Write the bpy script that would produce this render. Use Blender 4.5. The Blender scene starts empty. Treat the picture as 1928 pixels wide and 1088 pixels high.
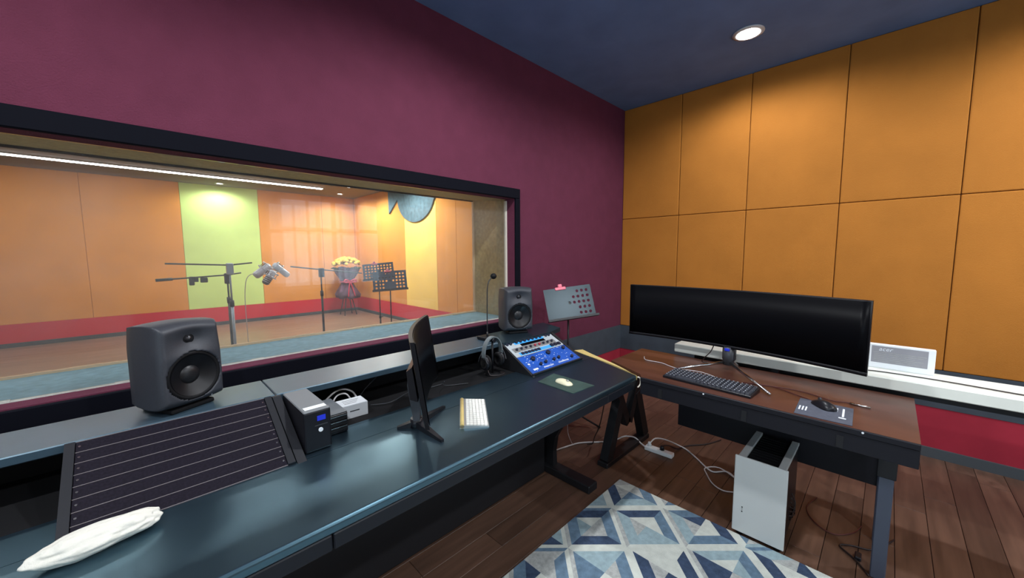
import bpy, bmesh, math, random
from mathutils import Vector, Matrix, Euler
random.seed(7)
S = bpy.context.scene
COL = S.collection
PI = math.pi

# ------------------------------------------------------------------ camera
CAM_YAW, CAM_PITCH, CAM_ROLL, F_PX, CAM_H = 45.2, 5.4, -0.33, 707.0, 1.45
cam = bpy.data.cameras.new('camera'); cam_o = bpy.data.objects.new('camera', cam); COL.objects.link(cam_o)
cam.sensor_width = 36.0; cam.lens = F_PX / 1928 * 36.0; cam.clip_start = 0.02; cam.clip_end = 60
_y, _p, _r = map(math.radians, (CAM_YAW, CAM_PITCH, CAM_ROLL))
fw = Vector((math.cos(_y) * math.cos(_p), math.sin(_y) * math.cos(_p), -math.sin(_p)))
rt = Vector((math.sin(_y), -math.cos(_y), 0)); up = rt.cross(fw)
r2 = rt * math.cos(_r) + up * math.sin(_r); u2 = -rt * math.sin(_r) + up * math.cos(_r)
m = Matrix((r2, u2, -fw)).transposed().to_4x4(); m.translation = (0, 0, CAM_H)
cam_o.matrix_world = m
S.camera = cam_o

# ------------------------------------------------------------------ world, exposure
world = bpy.data.worlds.new('world'); S.world = world; world.use_nodes = True
bg = world.node_tree.nodes['Background']
bg.inputs[0].default_value = (0.66, 0.84, 1.0, 1); bg.inputs[1].default_value = 4.0
vs = S.view_settings
vs.view_transform = 'Standard'; vs.look = 'None'; vs.gamma = 1.0; vs.use_curve_mapping = False
vs.exposure = 0.0
S.cycles.sample_clamp_indirect = 8.0
ROOM_W, BOOTH_W, STRIP_E = 105.0, 170.0, 30.0     # watts of one downlight in each room, glow of the booth's light strip
LAMP_COL = (0.93, 0.96, 1.0)

# room sizes: purple wall y = YW, orange wall x = XR, ceiling ZC
YW, XR, ZC, YB, XL = 2.15, 3.884, 2.993, -2.7, -2.4
YG = 2.67                       # booth side of the window wall
BX0, BX1, BY1, BZ = -2.4, 4.02, 9.8, 2.86
WX0, WX1, WZ0, WZ1, WZH = -1.0, 2.165, 0.917, 1.885, 1.93   # window opening

# ------------------------------------------------------------------ materials
MATS = {}
def mat(name, col, rough=0.6, metal=0.0, spec=0.5, noise=None, bump=None, emit=None, coat=0.0, rnd=0.0, stretch=None, tint=None, ior=None):
    if name in MATS: return MATS[name]
    m = bpy.data.materials.new(name); m.use_nodes = True
    nt = m.node_tree; b = nt.nodes['Principled BSDF']
    b.inputs['Base Color'].default_value = (*col, 1); b.inputs['Roughness'].default_value = rough
    b.inputs['Metallic'].default_value = metal; b.inputs['Specular IOR Level'].default_value = spec
    b.inputs['Coat Weight'].default_value = coat
    if ior: b.inputs['IOR'].default_value = ior
    if tint: b.inputs['Specular Tint'].default_value = (*tint, 1)
    if emit:
        b.inputs['Emission Color'].default_value = (*emit[0], 1); b.inputs['Emission Strength'].default_value = emit[1]
    L = nt.links
    if noise or bump:
        tc = nt.nodes.new('ShaderNodeTexCoord'); mp = nt.nodes.new('ShaderNodeMapping')
        L.new(tc.outputs['Object'], mp.inputs[0])
        if stretch: mp.inputs['Scale'].default_value = stretch
        if rnd:
            oi = nt.nodes.new('ShaderNodeObjectInfo'); vm = nt.nodes.new('ShaderNodeVectorMath'); vm.operation = 'SCALE'
            vm.inputs[0].default_value = (13, 7, 3); L.new(oi.outputs['Random'], vm.inputs['Scale']); L.new(vm.outputs[0], mp.inputs['Location'])
    last = None
    if noise:
        n = nt.nodes.new('ShaderNodeTexNoise'); n.inputs['Scale'].default_value = noise[0]; n.inputs['Detail'].default_value = 6
        L.new(mp.outputs[0], n.inputs['Vector'])
        cr = nt.nodes.new('ShaderNodeMix'); cr.data_type = 'RGBA'
        a = noise[1]
        cr.inputs['A'].default_value = (*[max(0, c * (1 - a)) for c in col], 1); cr.inputs['B'].default_value = (*[min(1, c * (1 + a)) for c in col], 1)
        rm = nt.nodes.new('ShaderNodeMapRange'); rm.inputs[1].default_value = 0.3; rm.inputs[2].default_value = 0.7
        L.new(n.outputs[0], rm.inputs[0]); L.new(rm.outputs[0], cr.inputs['Factor'])
        last = cr.outputs['Result']
    if rnd:
        oi = nt.nodes.new('ShaderNodeObjectInfo'); hsv = nt.nodes.new('ShaderNodeHueSaturation')
        mr = nt.nodes.new('ShaderNodeMapRange'); mr.inputs[3].default_value = 1 - rnd; mr.inputs[4].default_value = 1 + rnd
        L.new(oi.outputs['Random'], mr.inputs[0]); L.new(mr.outputs[0], hsv.inputs['Value'])
        hsv.inputs['Color'].default_value = (*col, 1)
        if last: L.new(last, hsv.inputs['Color'])
        last = hsv.outputs[0]
    if last: L.new(last, b.inputs['Base Color'])
    if bump:
        n = nt.nodes.new('ShaderNodeTexNoise'); n.inputs['Scale'].default_value = bump[0]; n.inputs['Detail'].default_value = 3
        L.new(mp.outputs[0], n.inputs['Vector'])
        bp = nt.nodes.new('ShaderNodeBump'); bp.inputs['Strength'].default_value = bump[1]; bp.inputs['Distance'].default_value = 0.01
        L.new(n.outputs[0], bp.inputs['Height']); L.new(bp.outputs[0], b.inputs['Normal'])
    MATS[name] = m
    return m

def glass_mat(name, tint, fres, haze=0.0):
    m = bpy.data.materials.new(name); m.use_nodes = True; nt = m.node_tree; nt.nodes.clear()
    out = nt.nodes.new('ShaderNodeOutputMaterial'); mx = nt.nodes.new('ShaderNodeMixShader')
    tr = nt.nodes.new('ShaderNodeBsdfTransparent'); tr.inputs[0].default_value = (*tint, 1)
    gl = nt.nodes.new('ShaderNodeBsdfGlossy'); gl.inputs['Roughness'].default_value = 0.01
    fr = nt.nodes.new('ShaderNodeFresnel'); fr.inputs[0].default_value = fres
    nt.links.new(fr.outputs[0], mx.inputs[0]); nt.links.new(tr.outputs[0], mx.inputs[1]); nt.links.new(gl.outputs[0], mx.inputs[2])
    if haze:  # pale diffuse veil painted into the glass for the haze of its reflections
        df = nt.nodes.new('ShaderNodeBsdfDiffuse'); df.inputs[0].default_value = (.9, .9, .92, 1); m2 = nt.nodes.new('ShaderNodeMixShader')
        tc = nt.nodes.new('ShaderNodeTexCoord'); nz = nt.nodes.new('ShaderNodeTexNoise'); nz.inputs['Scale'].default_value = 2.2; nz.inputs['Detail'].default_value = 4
        mr = nt.nodes.new('ShaderNodeMapRange'); mr.inputs[1].default_value = .35; mr.inputs[2].default_value = .75; mr.inputs[3].default_value = haze * .35; mr.inputs[4].default_value = haze * 1.6
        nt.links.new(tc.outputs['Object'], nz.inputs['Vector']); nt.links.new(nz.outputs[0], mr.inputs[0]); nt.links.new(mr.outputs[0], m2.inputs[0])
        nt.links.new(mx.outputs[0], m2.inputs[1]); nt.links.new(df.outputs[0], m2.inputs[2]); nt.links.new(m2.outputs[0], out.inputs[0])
    else: nt.links.new(mx.outputs[0], out.inputs[0])
    MATS[name] = m
    return m

mat('purple', (0.120, 0.026, 0.052), 0.9, noise=(9, .07), bump=(160, .35), spec=.2)
mat('orange', (0.43, 0.160, 0.025), 0.85, noise=(3, .07), bump=(220, .25), spec=.2, rnd=.03)
mat('joint', (0.24, 0.085, 0.015), 0.9)
mat('ceiling', (0.125, 0.195, 0.370), 0.9, noise=(4, .1), spec=.2)
mat('dado', (0.050, 0.062, 0.078), 0.8, noise=(8, .1), spec=.3)
mat('red_band', (0.35, 0.025, 0.045), 0.85, noise=(6, .1), spec=.2)
mat('skirt', (0.06, 0.07, 0.08), 0.7)
mat('back_wall', (0.36, 0.30, 0.25), 0.9, noise=(3, .08))
mat('frame_black', (0.0045, 0.005, 0.009), 0.7, spec=.06)
mat('khaki', (0.50, 0.385, 0.19), 0.9, noise=(40, .15), bump=(300, .3), spec=.2)
mat('ledge', (0.37, 0.63, 0.76), 0.85, noise=(30, .12), bump=(260, .3), spec=.3)
mat('caulk', (0.80, 0.74, 0.62), 0.7)
mat('cream', (0.78, 0.58, 0.36), 0.7)
mat('plank', (0.105, 0.055, 0.036), 0.42, noise=(2.2, .30), bump=(3, .05), rnd=.15, stretch=(1.2, 11, 4), spec=.45)
mat('subfloor', (0.02, 0.012, 0.008), 0.9)
mat('booth_floor', (0.23, 0.155, 0.11), 0.38, noise=(1.2, .22), stretch=(1, 9, 1))
mat('b_orange', (0.66, 0.29, 0.065), 0.9, noise=(3, .06), spec=.2)
mat('b_peach', (0.66, 0.34, 0.13), 0.9, noise=(3, .06), spec=.2)
mat('b_lime', (0.56, 0.76, 0.26), 0.9, noise=(3, .05), spec=.2)
mat('b_yellow', (0.90, 0.62, 0.16), 0.9, noise=(3, .05), spec=.2)
mat('b_red', (0.55, 0.035, 0.05), 0.9, spec=.2)
mat('b_ceiling', (0.20, 0.18, 0.17), 0.9, spec=.2)
mat('b_wall', (0.45, 0.34, 0.22), 0.9)
mat('felt', (0.085, 0.150, 0.190), 0.95, noise=(14, .25), spec=.1)
mat('desk_black', (0.009, 0.014, 0.020), 0.29, noise=(7, .06), spec=1.0, tint=(.42, .80, 1.0), ior=1.95)
mat('desk_edge', (0.008, 0.010, 0.015), 0.45, spec=.3)
mat('recess_black', (0.006, 0.006, 0.007), 0.75, spec=.25)
mat('tier', (0.034, 0.058, 0.080), 0.38, noise=(9, .08), spec=.7, tint=(.6, .85, 1))
mat('rack_black', (0.010, 0.008, 0.014), 0.6, noise=(160, .35), spec=.10)
mat('rack_edge', (0.016, 0.017, 0.021), 0.5, spec=.25)
mat('rack_seam', (0.16, 0.14, 0.145), 0.5)
mat('leg_black', (0.009, 0.009, 0.011), 0.55, spec=.35)
mat('raw_edge', (0.62, 0.47, 0.17), 0.7, noise=(20, .1))
mat('brown_top', (0.085, 0.032, 0.021), 0.30, noise=(3, .18), stretch=(5, 1, 1), spec=.45)
mat('apron', (0.009, 0.009, 0.013), 0.5, spec=.22)
mat('leg_grey', (0.055, 0.065, 0.095), 0.45, spec=.45)
mat('white_board', (0.80, 0.82, 0.74), 0.5, noise=(6, .04))
mat('white_plastic', (0.74, 0.76, 0.76), 0.4)
mat('white_cable', (0.62, 0.60, 0.60), 0.5)
mat('dark_cable', (0.02, 0.012, 0.012), 0.5)
mat('red_cable', (0.09, 0.02, 0.018), 0.5)
mat('black_plastic', (0.009, 0.009, 0.012), 0.35, spec=.30)
mat('grey_plastic', (0.045, 0.048, 0.055), 0.4, spec=.3)
mat('key_black', (0.035, 0.038, 0.050), 0.4)
mat('key_white', (0.80, 0.80, 0.74), 0.5)
mat('alu', (0.60, 0.61, 0.60), 0.38, metal=.75, noise=(30, .03))
mat('alu_matte', (0.58, 0.60, 0.59), 0.5, metal=.25)
mat('chrome', (0.55, 0.53, 0.52), 0.25, metal=1)
mat('steel', (0.36, 0.47, 0.55), 0.3, metal=.2)
mat('screen', (0.003, 0.003, 0.004), 0.35, spec=.05)
mat('bezel', (0.006, 0.006, 0.008), 0.4, spec=.2)
mat('spk_body', (0.036, 0.039, 0.048), 0.48, noise=(200, .1), spec=.4)
mat('spk_cone', (0.0055, 0.0055, 0.007), 0.42, spec=.35)
mat('spk_surround', (0.005, 0.005, 0.006), 0.6, spec=.2)
mat('spk_cap', (0.010, 0.010, 0.012), 0.4, spec=.4)
mat('dome', (0.06, 0.06, 0.065), 0.2, metal=.8)
mat('blue_led', (0.01, 0.02, 0.35), 0.4, emit=((0.02, 0.05, 1.0), .25))
mat('blue_panel', (0.006, 0.075, 0.40), 0.42, noise=(10, .2))
mat('cyan_panel', (0.05, 0.35, 0.78), 0.42)
mat('silver_panel', (0.42, 0.46, 0.48), 0.45, noise=(12, .1))
mat('grey_panel', (0.17, 0.17, 0.17), 0.5, noise=(40, .4))
mat('knob', (0.010, 0.012, 0.03), 0.4)
mat('knob_red', (0.35, 0.03, 0.05), 0.4)
mat('print', (0.72, 0.76, 0.82), 0.6)
mat('pad_green', (0.028, 0.060, 0.050), 0.7, noise=(12, .3))
mat('pad_grey', (0.065, 0.072, 0.098), 0.75, noise=(60, .15))
mat('mouse_white', (0.76, 0.72, 0.50), 0.3)
mat('tissue', (0.72, 0.70, 0.62), 0.9, noise=(14, .08), bump=(60, .3))
mat('label_white', (0.80, 0.83, 0.86), 0.6)
mat('headband_grey', (0.13, 0.155, 0.165), 0.45)
mat('box_grey', (0.13, 0.145, 0.16), 0.5)
mat('box_white', (0.62, 0.65, 0.68), 0.6)
mat('card_grey', (0.27, 0.27, 0.30), 0.6)
mat('pink', (0.85, 0.20, 0.27), 0.45)
mat('stand_black', (0.014, 0.014, 0.016), 0.45)
mat('stand_plate', (0.040, 0.052, 0.058), 0.32, metal=.85, spec=.5)
mat('booth_plate', (0.045, 0.075, 0.12), 0.5)
mat('mic_silver', (0.66, 0.72, 0.78), 0.3, metal=.3)
mat('mic_grill', (0.13, 0.13, 0.12), 0.5, metal=.5)
mat('boom_dark', (0.05, 0.07, 0.06), 0.5)
mat('flower', (0.72, 0.52, 0.06), 0.8, noise=(30, .3))
mat('wrapper', (0.10, 0.055, 0.10), 0.7, noise=(9, .5))
mat('ribbon', (0.45, 0.03, 0.07), 0.6)
mat('foliage', (0.05, 0.09, 0.03), 0.8)
mat('rug_white', (0.60, 0.62, 0.56), 0.95, noise=(30, .08), bump=(260, .5), spec=.1)
mat('rug_grey', (0.42, 0.43, 0.41), 0.95, noise=(60, .2), bump=(260, .5), spec=.1)
mat('rug_pale', (0.30, 0.40, 0.43), 0.95, noise=(40, .15), bump=(260, .5), spec=.1)
mat('rug_blue', (0.130, 0.200, 0.275), 0.95, noise=(40, .2), bump=(260, .5), spec=.1)
mat('rug_navy', (0.050, 0.075, 0.130), 0.95, noise=(40, .25), bump=(260, .5), spec=.1)
mat('rug_edge', (0.20, 0.19, 0.17), 0.95)
mat('lamp_ring', (0.55, 0.56, 0.58), 0.4)
mat('lamp_glow', (1, 1, 1), 0.5, emit=((0.95, 0.97, 1.0), 60))
mat('lamp_glow_booth', (1, 1, 1), 0.5, emit=((1.0, 0.98, 0.94), 30))
mat('strip_glow', (1, 1, 1), 0.5, emit=((1.0, 0.95, 0.95), STRIP_E))
glass_mat('pane', (0.98, 0.99, 0.99), 1.33, haze=.03)
glass_mat('pane_out', (0.95, 0.97, 0.97), 1.45)

# ------------------------------------------------------------------ helpers
def new_bm(): return bmesh.new()
def box(bm, x0, x1, y0, y1, z0, z1, bev=0.0, seg=1, M=None, mi=0):
    vs_ = [bm.verts.new(v) for v in ((x0,y0,z0),(x1,y0,z0),(x1,y1,z0),(x0,y1,z0),(x0,y0,z1),(x1,y0,z1),(x1,y1,z1),(x0,y1,z1))]
    fs = [bm.faces.new([vs_[i] for i in q]) for q in ((3,2,1,0),(4,5,6,7),(0,1,5,4),(1,2,6,5),(2,3,7,6),(3,0,4,7))]
    for f in fs: f.material_index = mi
    if M is not None: bmesh.ops.transform(bm, matrix=M, verts=vs_)
    if bev > 0:
        es = list({e for f in fs for e in f.edges})
        bmesh.ops.bevel(bm, geom=es, offset=bev, segments=seg, profile=.5, affect='EDGES')
    return bm
def prism(bm, pts, axis, a, b, mi=0):
    """polygon pts (2D) extruded along axis from a to b; 2D coords are the two other axes in order"""
    def P(p, c):
        q = list(p); q.insert(axis, c); return q
    A = [bm.verts.new(P(p, a)) for p in pts]; B = [bm.verts.new(P(p, b)) for p in pts]
    n = len(pts); fs = [bm.faces.new(A), bm.faces.new(B[::-1])]
    for i in range(n): fs.append(bm.faces.new((A[i], B[i], B[(i+1) % n], A[(i+1) % n])))
    for f in fs: f.material_index = mi
    bmesh.ops.recalc_face_normals(bm, faces=fs)
    return bm
def ring(bm, c, u, v, ru, rv, n): return [bm.verts.new(c + u * (ru * math.cos(2*PI*i/n)) + v * (rv * math.sin(2*PI*i/n))) for i in range(n)]
def basis(d):
    d = d.normalized(); a = Vector((0,0,1)) if abs(d.z) < .9 else Vector((1,0,0))
    u = d.cross(a).normalized(); return u, d.cross(u).normalized()
def bridge(bm, A, B, mi=0):
    n = len(A)
    for i in range(n):
        f = bm.faces.new((A[i], A[(i+1)%n], B[(i+1)%n], B[i])); f.material_index = mi; f.smooth = True
def cyl(bm, p, q, r0, r1=None, n=14, mi=0, cap=True):
    p, q = Vector(p), Vector(q); r1 = r0 if r1 is None else r1
    u, v = basis(q - p); A = ring(bm, p, u, v, r0, r0, n); B = ring(bm, q, u, v, r1, r1, n); bridge(bm, A, B, mi)
    if cap:
        for R in (A[::-1], B):
            f = bm.faces.new(R); f.material_index = mi
    bmesh.ops.recalc_face_normals(bm, faces=bm.faces[:]); return bm
def tube(bm, pts, r, n=8, mi=0, sub=4):
    P = [Vector(p) for p in pts]
    if sub > 1 and len(P) > 2:
        Q = []
        for i in range(len(P) - 1):
            a, b, c, d = P[max(i-1,0)], P[i], P[i+1], P[min(i+2,len(P)-1)]
            for k in range(sub):
                t = k / sub
                Q.append(.5*((2*b)+(c-a)*t+(2*a-5*b+4*c-d)*t*t+(3*b-a-3*c+d)*t**3))
        Q.append(P[-1]); P = Q
    prev = None; first = None; u = None
    for i, p in enumerate(P):
        d = (P[min(i+1,len(P)-1)] - P[max(i-1,0)])
        if d.length < 1e-9: d = Vector((1,0,0))
        d.normalize()
        if u is None: u, v = basis(d)
        else:
            u = (u - d * u.dot(d)).normalized(); v = d.cross(u)
        R = ring(bm, p, u, v, r, r, n)
        if prev: bridge(bm, prev, R, mi)
        else: first = R
        prev = R
    bm.faces.new(first[::-1]).material_index = mi; bm.faces.new(prev).material_index = mi
    bmesh.ops.recalc_face_normals(bm, faces=bm.faces[:]); return bm
def lathe(bm, prof, c, d, n=28, mi=0):
    """prof: list of (radius, distance along d) from centre c"""
    c = Vector(c); d = Vector(d).normalized(); u, v = basis(d); prev = None
    for r, t in prof:
        if r < 1e-6:
            R = [bm.verts.new(c + d * t)]
        else: R = ring(bm, c + d * t, u, v, r, r, n)
        if prev:
            if len(prev) == 1 and len(R) > 1:
                for i in range(n):
                    f = bm.faces.new((prev[0], R[i], R[(i+1)%n])); f.smooth = True; f.material_index = mi
            elif len(R) == 1 and len(prev) > 1:
                for i in range(n):
                    f = bm.faces.new((prev[i], prev[(i+1)%n], R[0])); f.smooth = True; f.material_index = mi
            elif len(R) > 1: bridge(bm, prev, R, mi)
        prev = R
    bmesh.ops.recalc_face_normals(bm, faces=bm.faces[:]); return bm
def sphere(bm, c, r, seg=14, rng=8, scale=(1,1,1), mi=0, M=None):
    mt = Matrix.Translation(Vector(c)) @ (M if M is not None else Matrix.Identity(4)) @ Matrix.Diagonal((*[r*s for s in scale], 1))
    res = bmesh.ops.create_uvsphere(bm, u_segments=seg, v_segments=rng, radius=1, matrix=mt)
    for f in {f for v in res['verts'] for f in v.link_faces}: f.smooth = True; f.material_index = mi
    return bm
def obj(name, bm, mt, parent=None, kind=None, label=None, smooth=False):
    me = bpy.data.meshes.new(name); bm.to_mesh(me); bm.free()
    for m_ in (mt if isinstance(mt, (list, tuple)) else [mt]): me.materials.append(MATS[m_])
    if smooth:
        for p in me.polygons: p.use_smooth = True
    o = bpy.data.objects.new(name, me); COL.objects.link(o)
    if parent: o.parent = parent
    if kind: o['kind'] = kind
    if label: o['label'] = label
    return o
def mesh_obj(name, me, parent=None):
    o = bpy.data.objects.new(name, me); COL.objects.link(o)
    if parent: o.parent = parent
    return o
def tag(o, label, cat, group=None):
    o['label'] = label; o['category'] = cat
    if group: o['group'] = group
    return o
def thing(name, label, cat, loc=(0,0,0), rz=0.0, group=None, rx=0.0):
    o = bpy.data.objects.new(name, None); COL.objects.link(o); o.empty_display_size = .1
    o.location = loc; o.rotation_euler = (rx, 0, rz)
    return tag(o, label, cat, group)
def struct(name, bm, mt, label=None, parent=None):
    o = obj(name, bm, mt, parent)
    if parent is None: o['kind'] = 'structure'
    if label: o['label'] = label
    return o
def text_mesh(body, size, M, extrude=0.0003, shear=0.0):
    """flat lettering as mesh data"""
    cu = bpy.data.curves.new('lettering', 'FONT'); cu.body = body; cu.size = size; cu.extrude = extrude; cu.shear = shear
    cu.align_x = 'CENTER'; cu.align_y = 'CENTER'; cu.resolution_u = 3
    t = bpy.data.objects.new('lettering', cu); COL.objects.link(t)
    dg = bpy.context.evaluated_depsgraph_get(); dg.update()
    me = bpy.data.meshes.new_from_object(t.evaluated_get(dg)); me.transform(M)
    bpy.data.objects.remove(t); bpy.data.curves.remove(cu)
    return me
def lettering(body, size, M, mt, parent, shear=0.0):
    me = text_mesh(body, size, M, shear=shear); me.materials.clear(); me.materials.append(MATS[mt])
    return mesh_obj('lettering', me, parent)

# ------------------------------------------------------------------ control room shell
b = new_bm(); box(b, XL, XR, YB, YW, -.12, -.014)
floor = struct('floor', b, 'subfloor', 'dark brown plank floor of the control room')
PW, PL = .125, 1.22
b = new_bm(); box(b, 0, 1, 0, PW - .0022, -.014, 0, bev=.0012); pm = bpy.data.meshes.new('plank'); b.to_mesh(pm); b.free(); pm.materials.append(MATS['plank'])
row = 0; y = YW - PW
while y > YB + .02:
    x = XL - random.random() * PL
    while x < XR - .03:
        x0, x1 = max(x, XL), min(x + PL, XR)
        if x1 - x0 > .04:
            o = mesh_obj('plank', pm, floor); o.location = (x0, y, 0); o.scale = (x1 - x0 - .002, 1, 1)
        x += PL
    y -= PW
b = new_bm(); box(b, XL - .1, XR + .1, YB - .1, YW + .0, ZC, ZC + .12); struct('ceiling', b, 'ceiling', 'dark navy ceiling of the control room')
b = new_bm()
box(b, XL - .1, WX0, YW, YG, -.12, ZC + .12); box(b, WX1, BX1 + .1, YW, YG, -.12, ZC + .12)
box(b, WX0, WX1, YW, YG, WZH, ZC + .12); box(b, WX0, WX1, YW, YG, -.12, WZ0)
wall_left = struct('wall_left', b, 'purple', 'plum purple fabric wall around the studio window')
b = new_bm(); box(b, XR + .022, XR + .15, YB - .1, YW, -.12, ZC + .12); wall_right = struct('wall_right', b, 'joint', 'wall of orange acoustic panels')
# orange panels, two rows
edges = [2.15, 1.534, .941, .309, -.30, -.90, -1.50, -2.10, -2.70]
for i in range(len(edges) - 1):
    for z0, z1 in ((.627, 1.822), (1.822, ZC)):
        b = new_bm(); box(b, XR, XR + .03, edges[i+1] + .002, edges[i] - .002, z0 + .002, z1 - .002, bev=.006, seg=2)
        obj('panel', b, 'orange', wall_right)
BWX0, BWX1 = 1.7, 3.5
b = new_bm(); box(b, XL - .1, XR + .1, YB - .15, YB, -.12, .85); box(b, XL - .1, XR + .1, YB - .15, YB, 2.45, ZC + .12)
box(b, XL - .1, BWX0, YB - .15, YB, .85, 2.45); box(b, BWX1, XR + .1, YB - .15, YB, .85, 2.45)
struct('wall_back', b, 'back_wall', 'plain wall with the daylight window')
SY0, SY1, SZ0, SZ1 = -2.3, .7, .75, 2.6
b = new_bm(); box(b, XL - .1, XL, YB, YW, -.12, SZ0); box(b, XL - .1, XL, YB, YW, SZ1, ZC + .12); box(b, XL - .1, XL, YB, SY0, SZ0, SZ1); box(b, XL - .1, XL, SY1, YW, SZ0, SZ1)
struct('wall_side', b, 'back_wall', 'plain wall at the far end of the desk')
# daylight window behind the viewer
b = new_bm()
for k in range(3): box(b, BWX0 + .87 * k, BWX0 + .87 * k + .06, YB - .10, YB - .04, .85, 2.45)
for z in (.85, 1.86, 2.39): box(b, BWX0, BWX1, YB - .10, YB - .04, z, z + .06)
for k in range(2): box(b, BWX0 + .45 + .87 * k, BWX0 + .485 + .87 * k, YB - .09, YB - .05, .9, 2.4)
w2 = struct('window_2', b, 'white_plastic', 'white paned daylight window')
b = new_bm(); box(b, BWX0 + .03, BWX1 - .03, YB - .074, YB - .068, .88, 2.42); obj('pane', b, 'pane_out', w2)
b = new_bm()
for k in range(4): box(b, XL - .08, XL - .03, SY0 + .98 * k, SY0 + .98 * k + .06, SZ0, SZ1)
for z in (SZ0, 1.95, SZ1 - .06): box(b, XL - .08, XL - .03, SY0, SY1, z, z + .06)
w3 = struct('fill_window', b, 'white_plastic', 'white paned window added in the unseen side wall for soft fill light')  # unseen window added to give the room a soft blue fill
b = new_bm(); box(b, XL - .058, XL - .052, SY0 + .03, SY1 - .03, SZ0 + .03, SZ1 - .03); obj('pane', b, 'pane_out', w3)
# dado and red band at the foot of both walls
b = new_bm(); box(b, WX1 - 1.2, XR - .004, YW - .012, YW, .36, .627); struct('trim_1', b, 'dado', 'slate grey band low on the purple wall')
b = new_bm(); box(b, XR - .004, XR + .022, YB, YW - .012, .36, .627); struct('trim_2', b, 'dado', 'slate grey band below the orange panels')
b = new_bm(); box(b, WX1 - 1.2, XR - .004, YW - .008, YW, .07, .36); struct('trim_3', b, 'red_band', 'red band below the grey band on the purple wall')
b = new_bm(); box(b, XR, XR + .022, YB, YW - .008, .07, .36); struct('trim_4', b, 'red_band', 'red band at the foot of the orange wall')
b = new_bm(); box(b, XL, XR, YW - .014, YW, 0, .07); struct('baseboard_left', b, 'skirt', 'dark skirting along the purple wall')
b = new_bm(); box(b, XR - .014, XR + .022, YB, YW - .014, 0, .07); struct('baseboard_right', b, 'skirt', 'dark skirting along the orange wall')

# ------------------------------------------------------------------ studio window
b = new_bm()
box(b, WX0 - .08, WX1 + .05, YW - .022, YW, WZ1, 1.962, bev=.004)
fr = struct('window_1', b, 'frame_black', 'long studio window in a black frame')
b = new_bm(); box(b, WX1, WX1 + .05, YW - .022, YW, .838, WZ1, bev=.004); obj('frame_side', b, 'frame_black', fr)
b = new_bm(); box(b, WX0 - .08, WX0, YW - .022, YW, .838, WZ1, bev=.004); obj('frame_side', b, 'frame_black', fr)
b = new_bm(); box(b, WX0, WX1, YW - .022, YW, .838, WZ0 - .004, bev=.004); obj('frame_bottom', b, 'frame_black', fr)
GY1, GY2 = 2.245, 2.655
b = new_bm(); prism(b, [(YW + .001, WZ1), (GY1, WZ1 + .002), (GY1, WZH), (YW + .001, WZH)], 0, WX0, WX1); obj('head_board', b, 'purple', fr)
b = new_bm(); prism(b, [(GY1, WZ1 + .002), (GY2, WZ1 + .034), (GY2, WZH), (GY1, WZH)], 0, WX0, WX1); obj('reveal_lining', b, 'khaki', fr, label='khaki felt lining of the window head')
b = new_bm(); prism(b, [(GY1 + .012, WZ0 + .006), (GY2, WZ0 + .006), (GY2, WZ1 + .033), (GY1 + .012, WZ1 + .002)], 0, WX1 - .006, WX1); obj('reveal_lining', b, 'khaki', fr, label='khaki felt lining of the window side')
b = new_bm(); prism(b, [(GY1 + .012, WZ0 + .006), (GY2, WZ0 + .006), (GY2, WZ1 + .033), (GY1 + .012, WZ1 + .002)], 0, WX0, WX0 + .006); obj('reveal_lining', b, 'khaki', fr)
b = new_bm(); box(b, WX0, WX1, GY1, GY2, WZ0, WZ0 + .006); obj('ledge', b, 'ledge', fr, label='pale blue grey ledge between the panes')
b = new_bm(); box(b, WX1 - .012, WX1, GY1 - .012, GY1 + .012, WZ0 + .006, WZ1 - .01); obj('seal', b, 'caulk', fr)
# front seal along the sill, slightly uneven
b = new_bm(); n = 60
for i in range(n):
    x0 = WX0 + (WX1 - WX0) * i / n; x1 = WX0 + (WX1 - WX0) * (i + 1) / n
    box(b, x0, x1, GY1 - .004 - random.random() * .003, GY1 + .004 + random.random() * .003, WZ0, WZ0 + .0065 + random.random() ** 3 * .004)
obj('seal', b, 'rug_white', fr)
b = new_bm()
for i in range(n):
    x0 = WX0 + (WX1 - WX0) * i / n; x1 = WX0 + (WX1 - WX0) * (i + 1) / n
    box(b, x0, x1, GY2 - .012 - random.random() * .012, GY2 + .015, WZ0, WZ0 + .014 + random.random() * .003)
obj('seal', b, 'cream', fr)
b = new_bm(); box(b, WX1 - .016, WX1, GY2 - .006, GY2 + .015, WZ0 + .006, WZ1 + .03); obj('seal', b, 'cream', fr)
b = new_bm(); box(b, WX0, WX1, GY2 - .004, GY2 + .015, WZ1 + .024, WZH); obj('head_strip', b, 'subfloor', fr)
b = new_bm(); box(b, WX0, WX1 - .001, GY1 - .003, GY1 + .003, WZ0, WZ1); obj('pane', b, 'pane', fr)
b = new_bm(); box(b, WX0, WX1 - .001, GY2 + .004, GY2 + .010, WZ0, WZ1 + .024); obj('pane', b, 'pane', fr)

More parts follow.
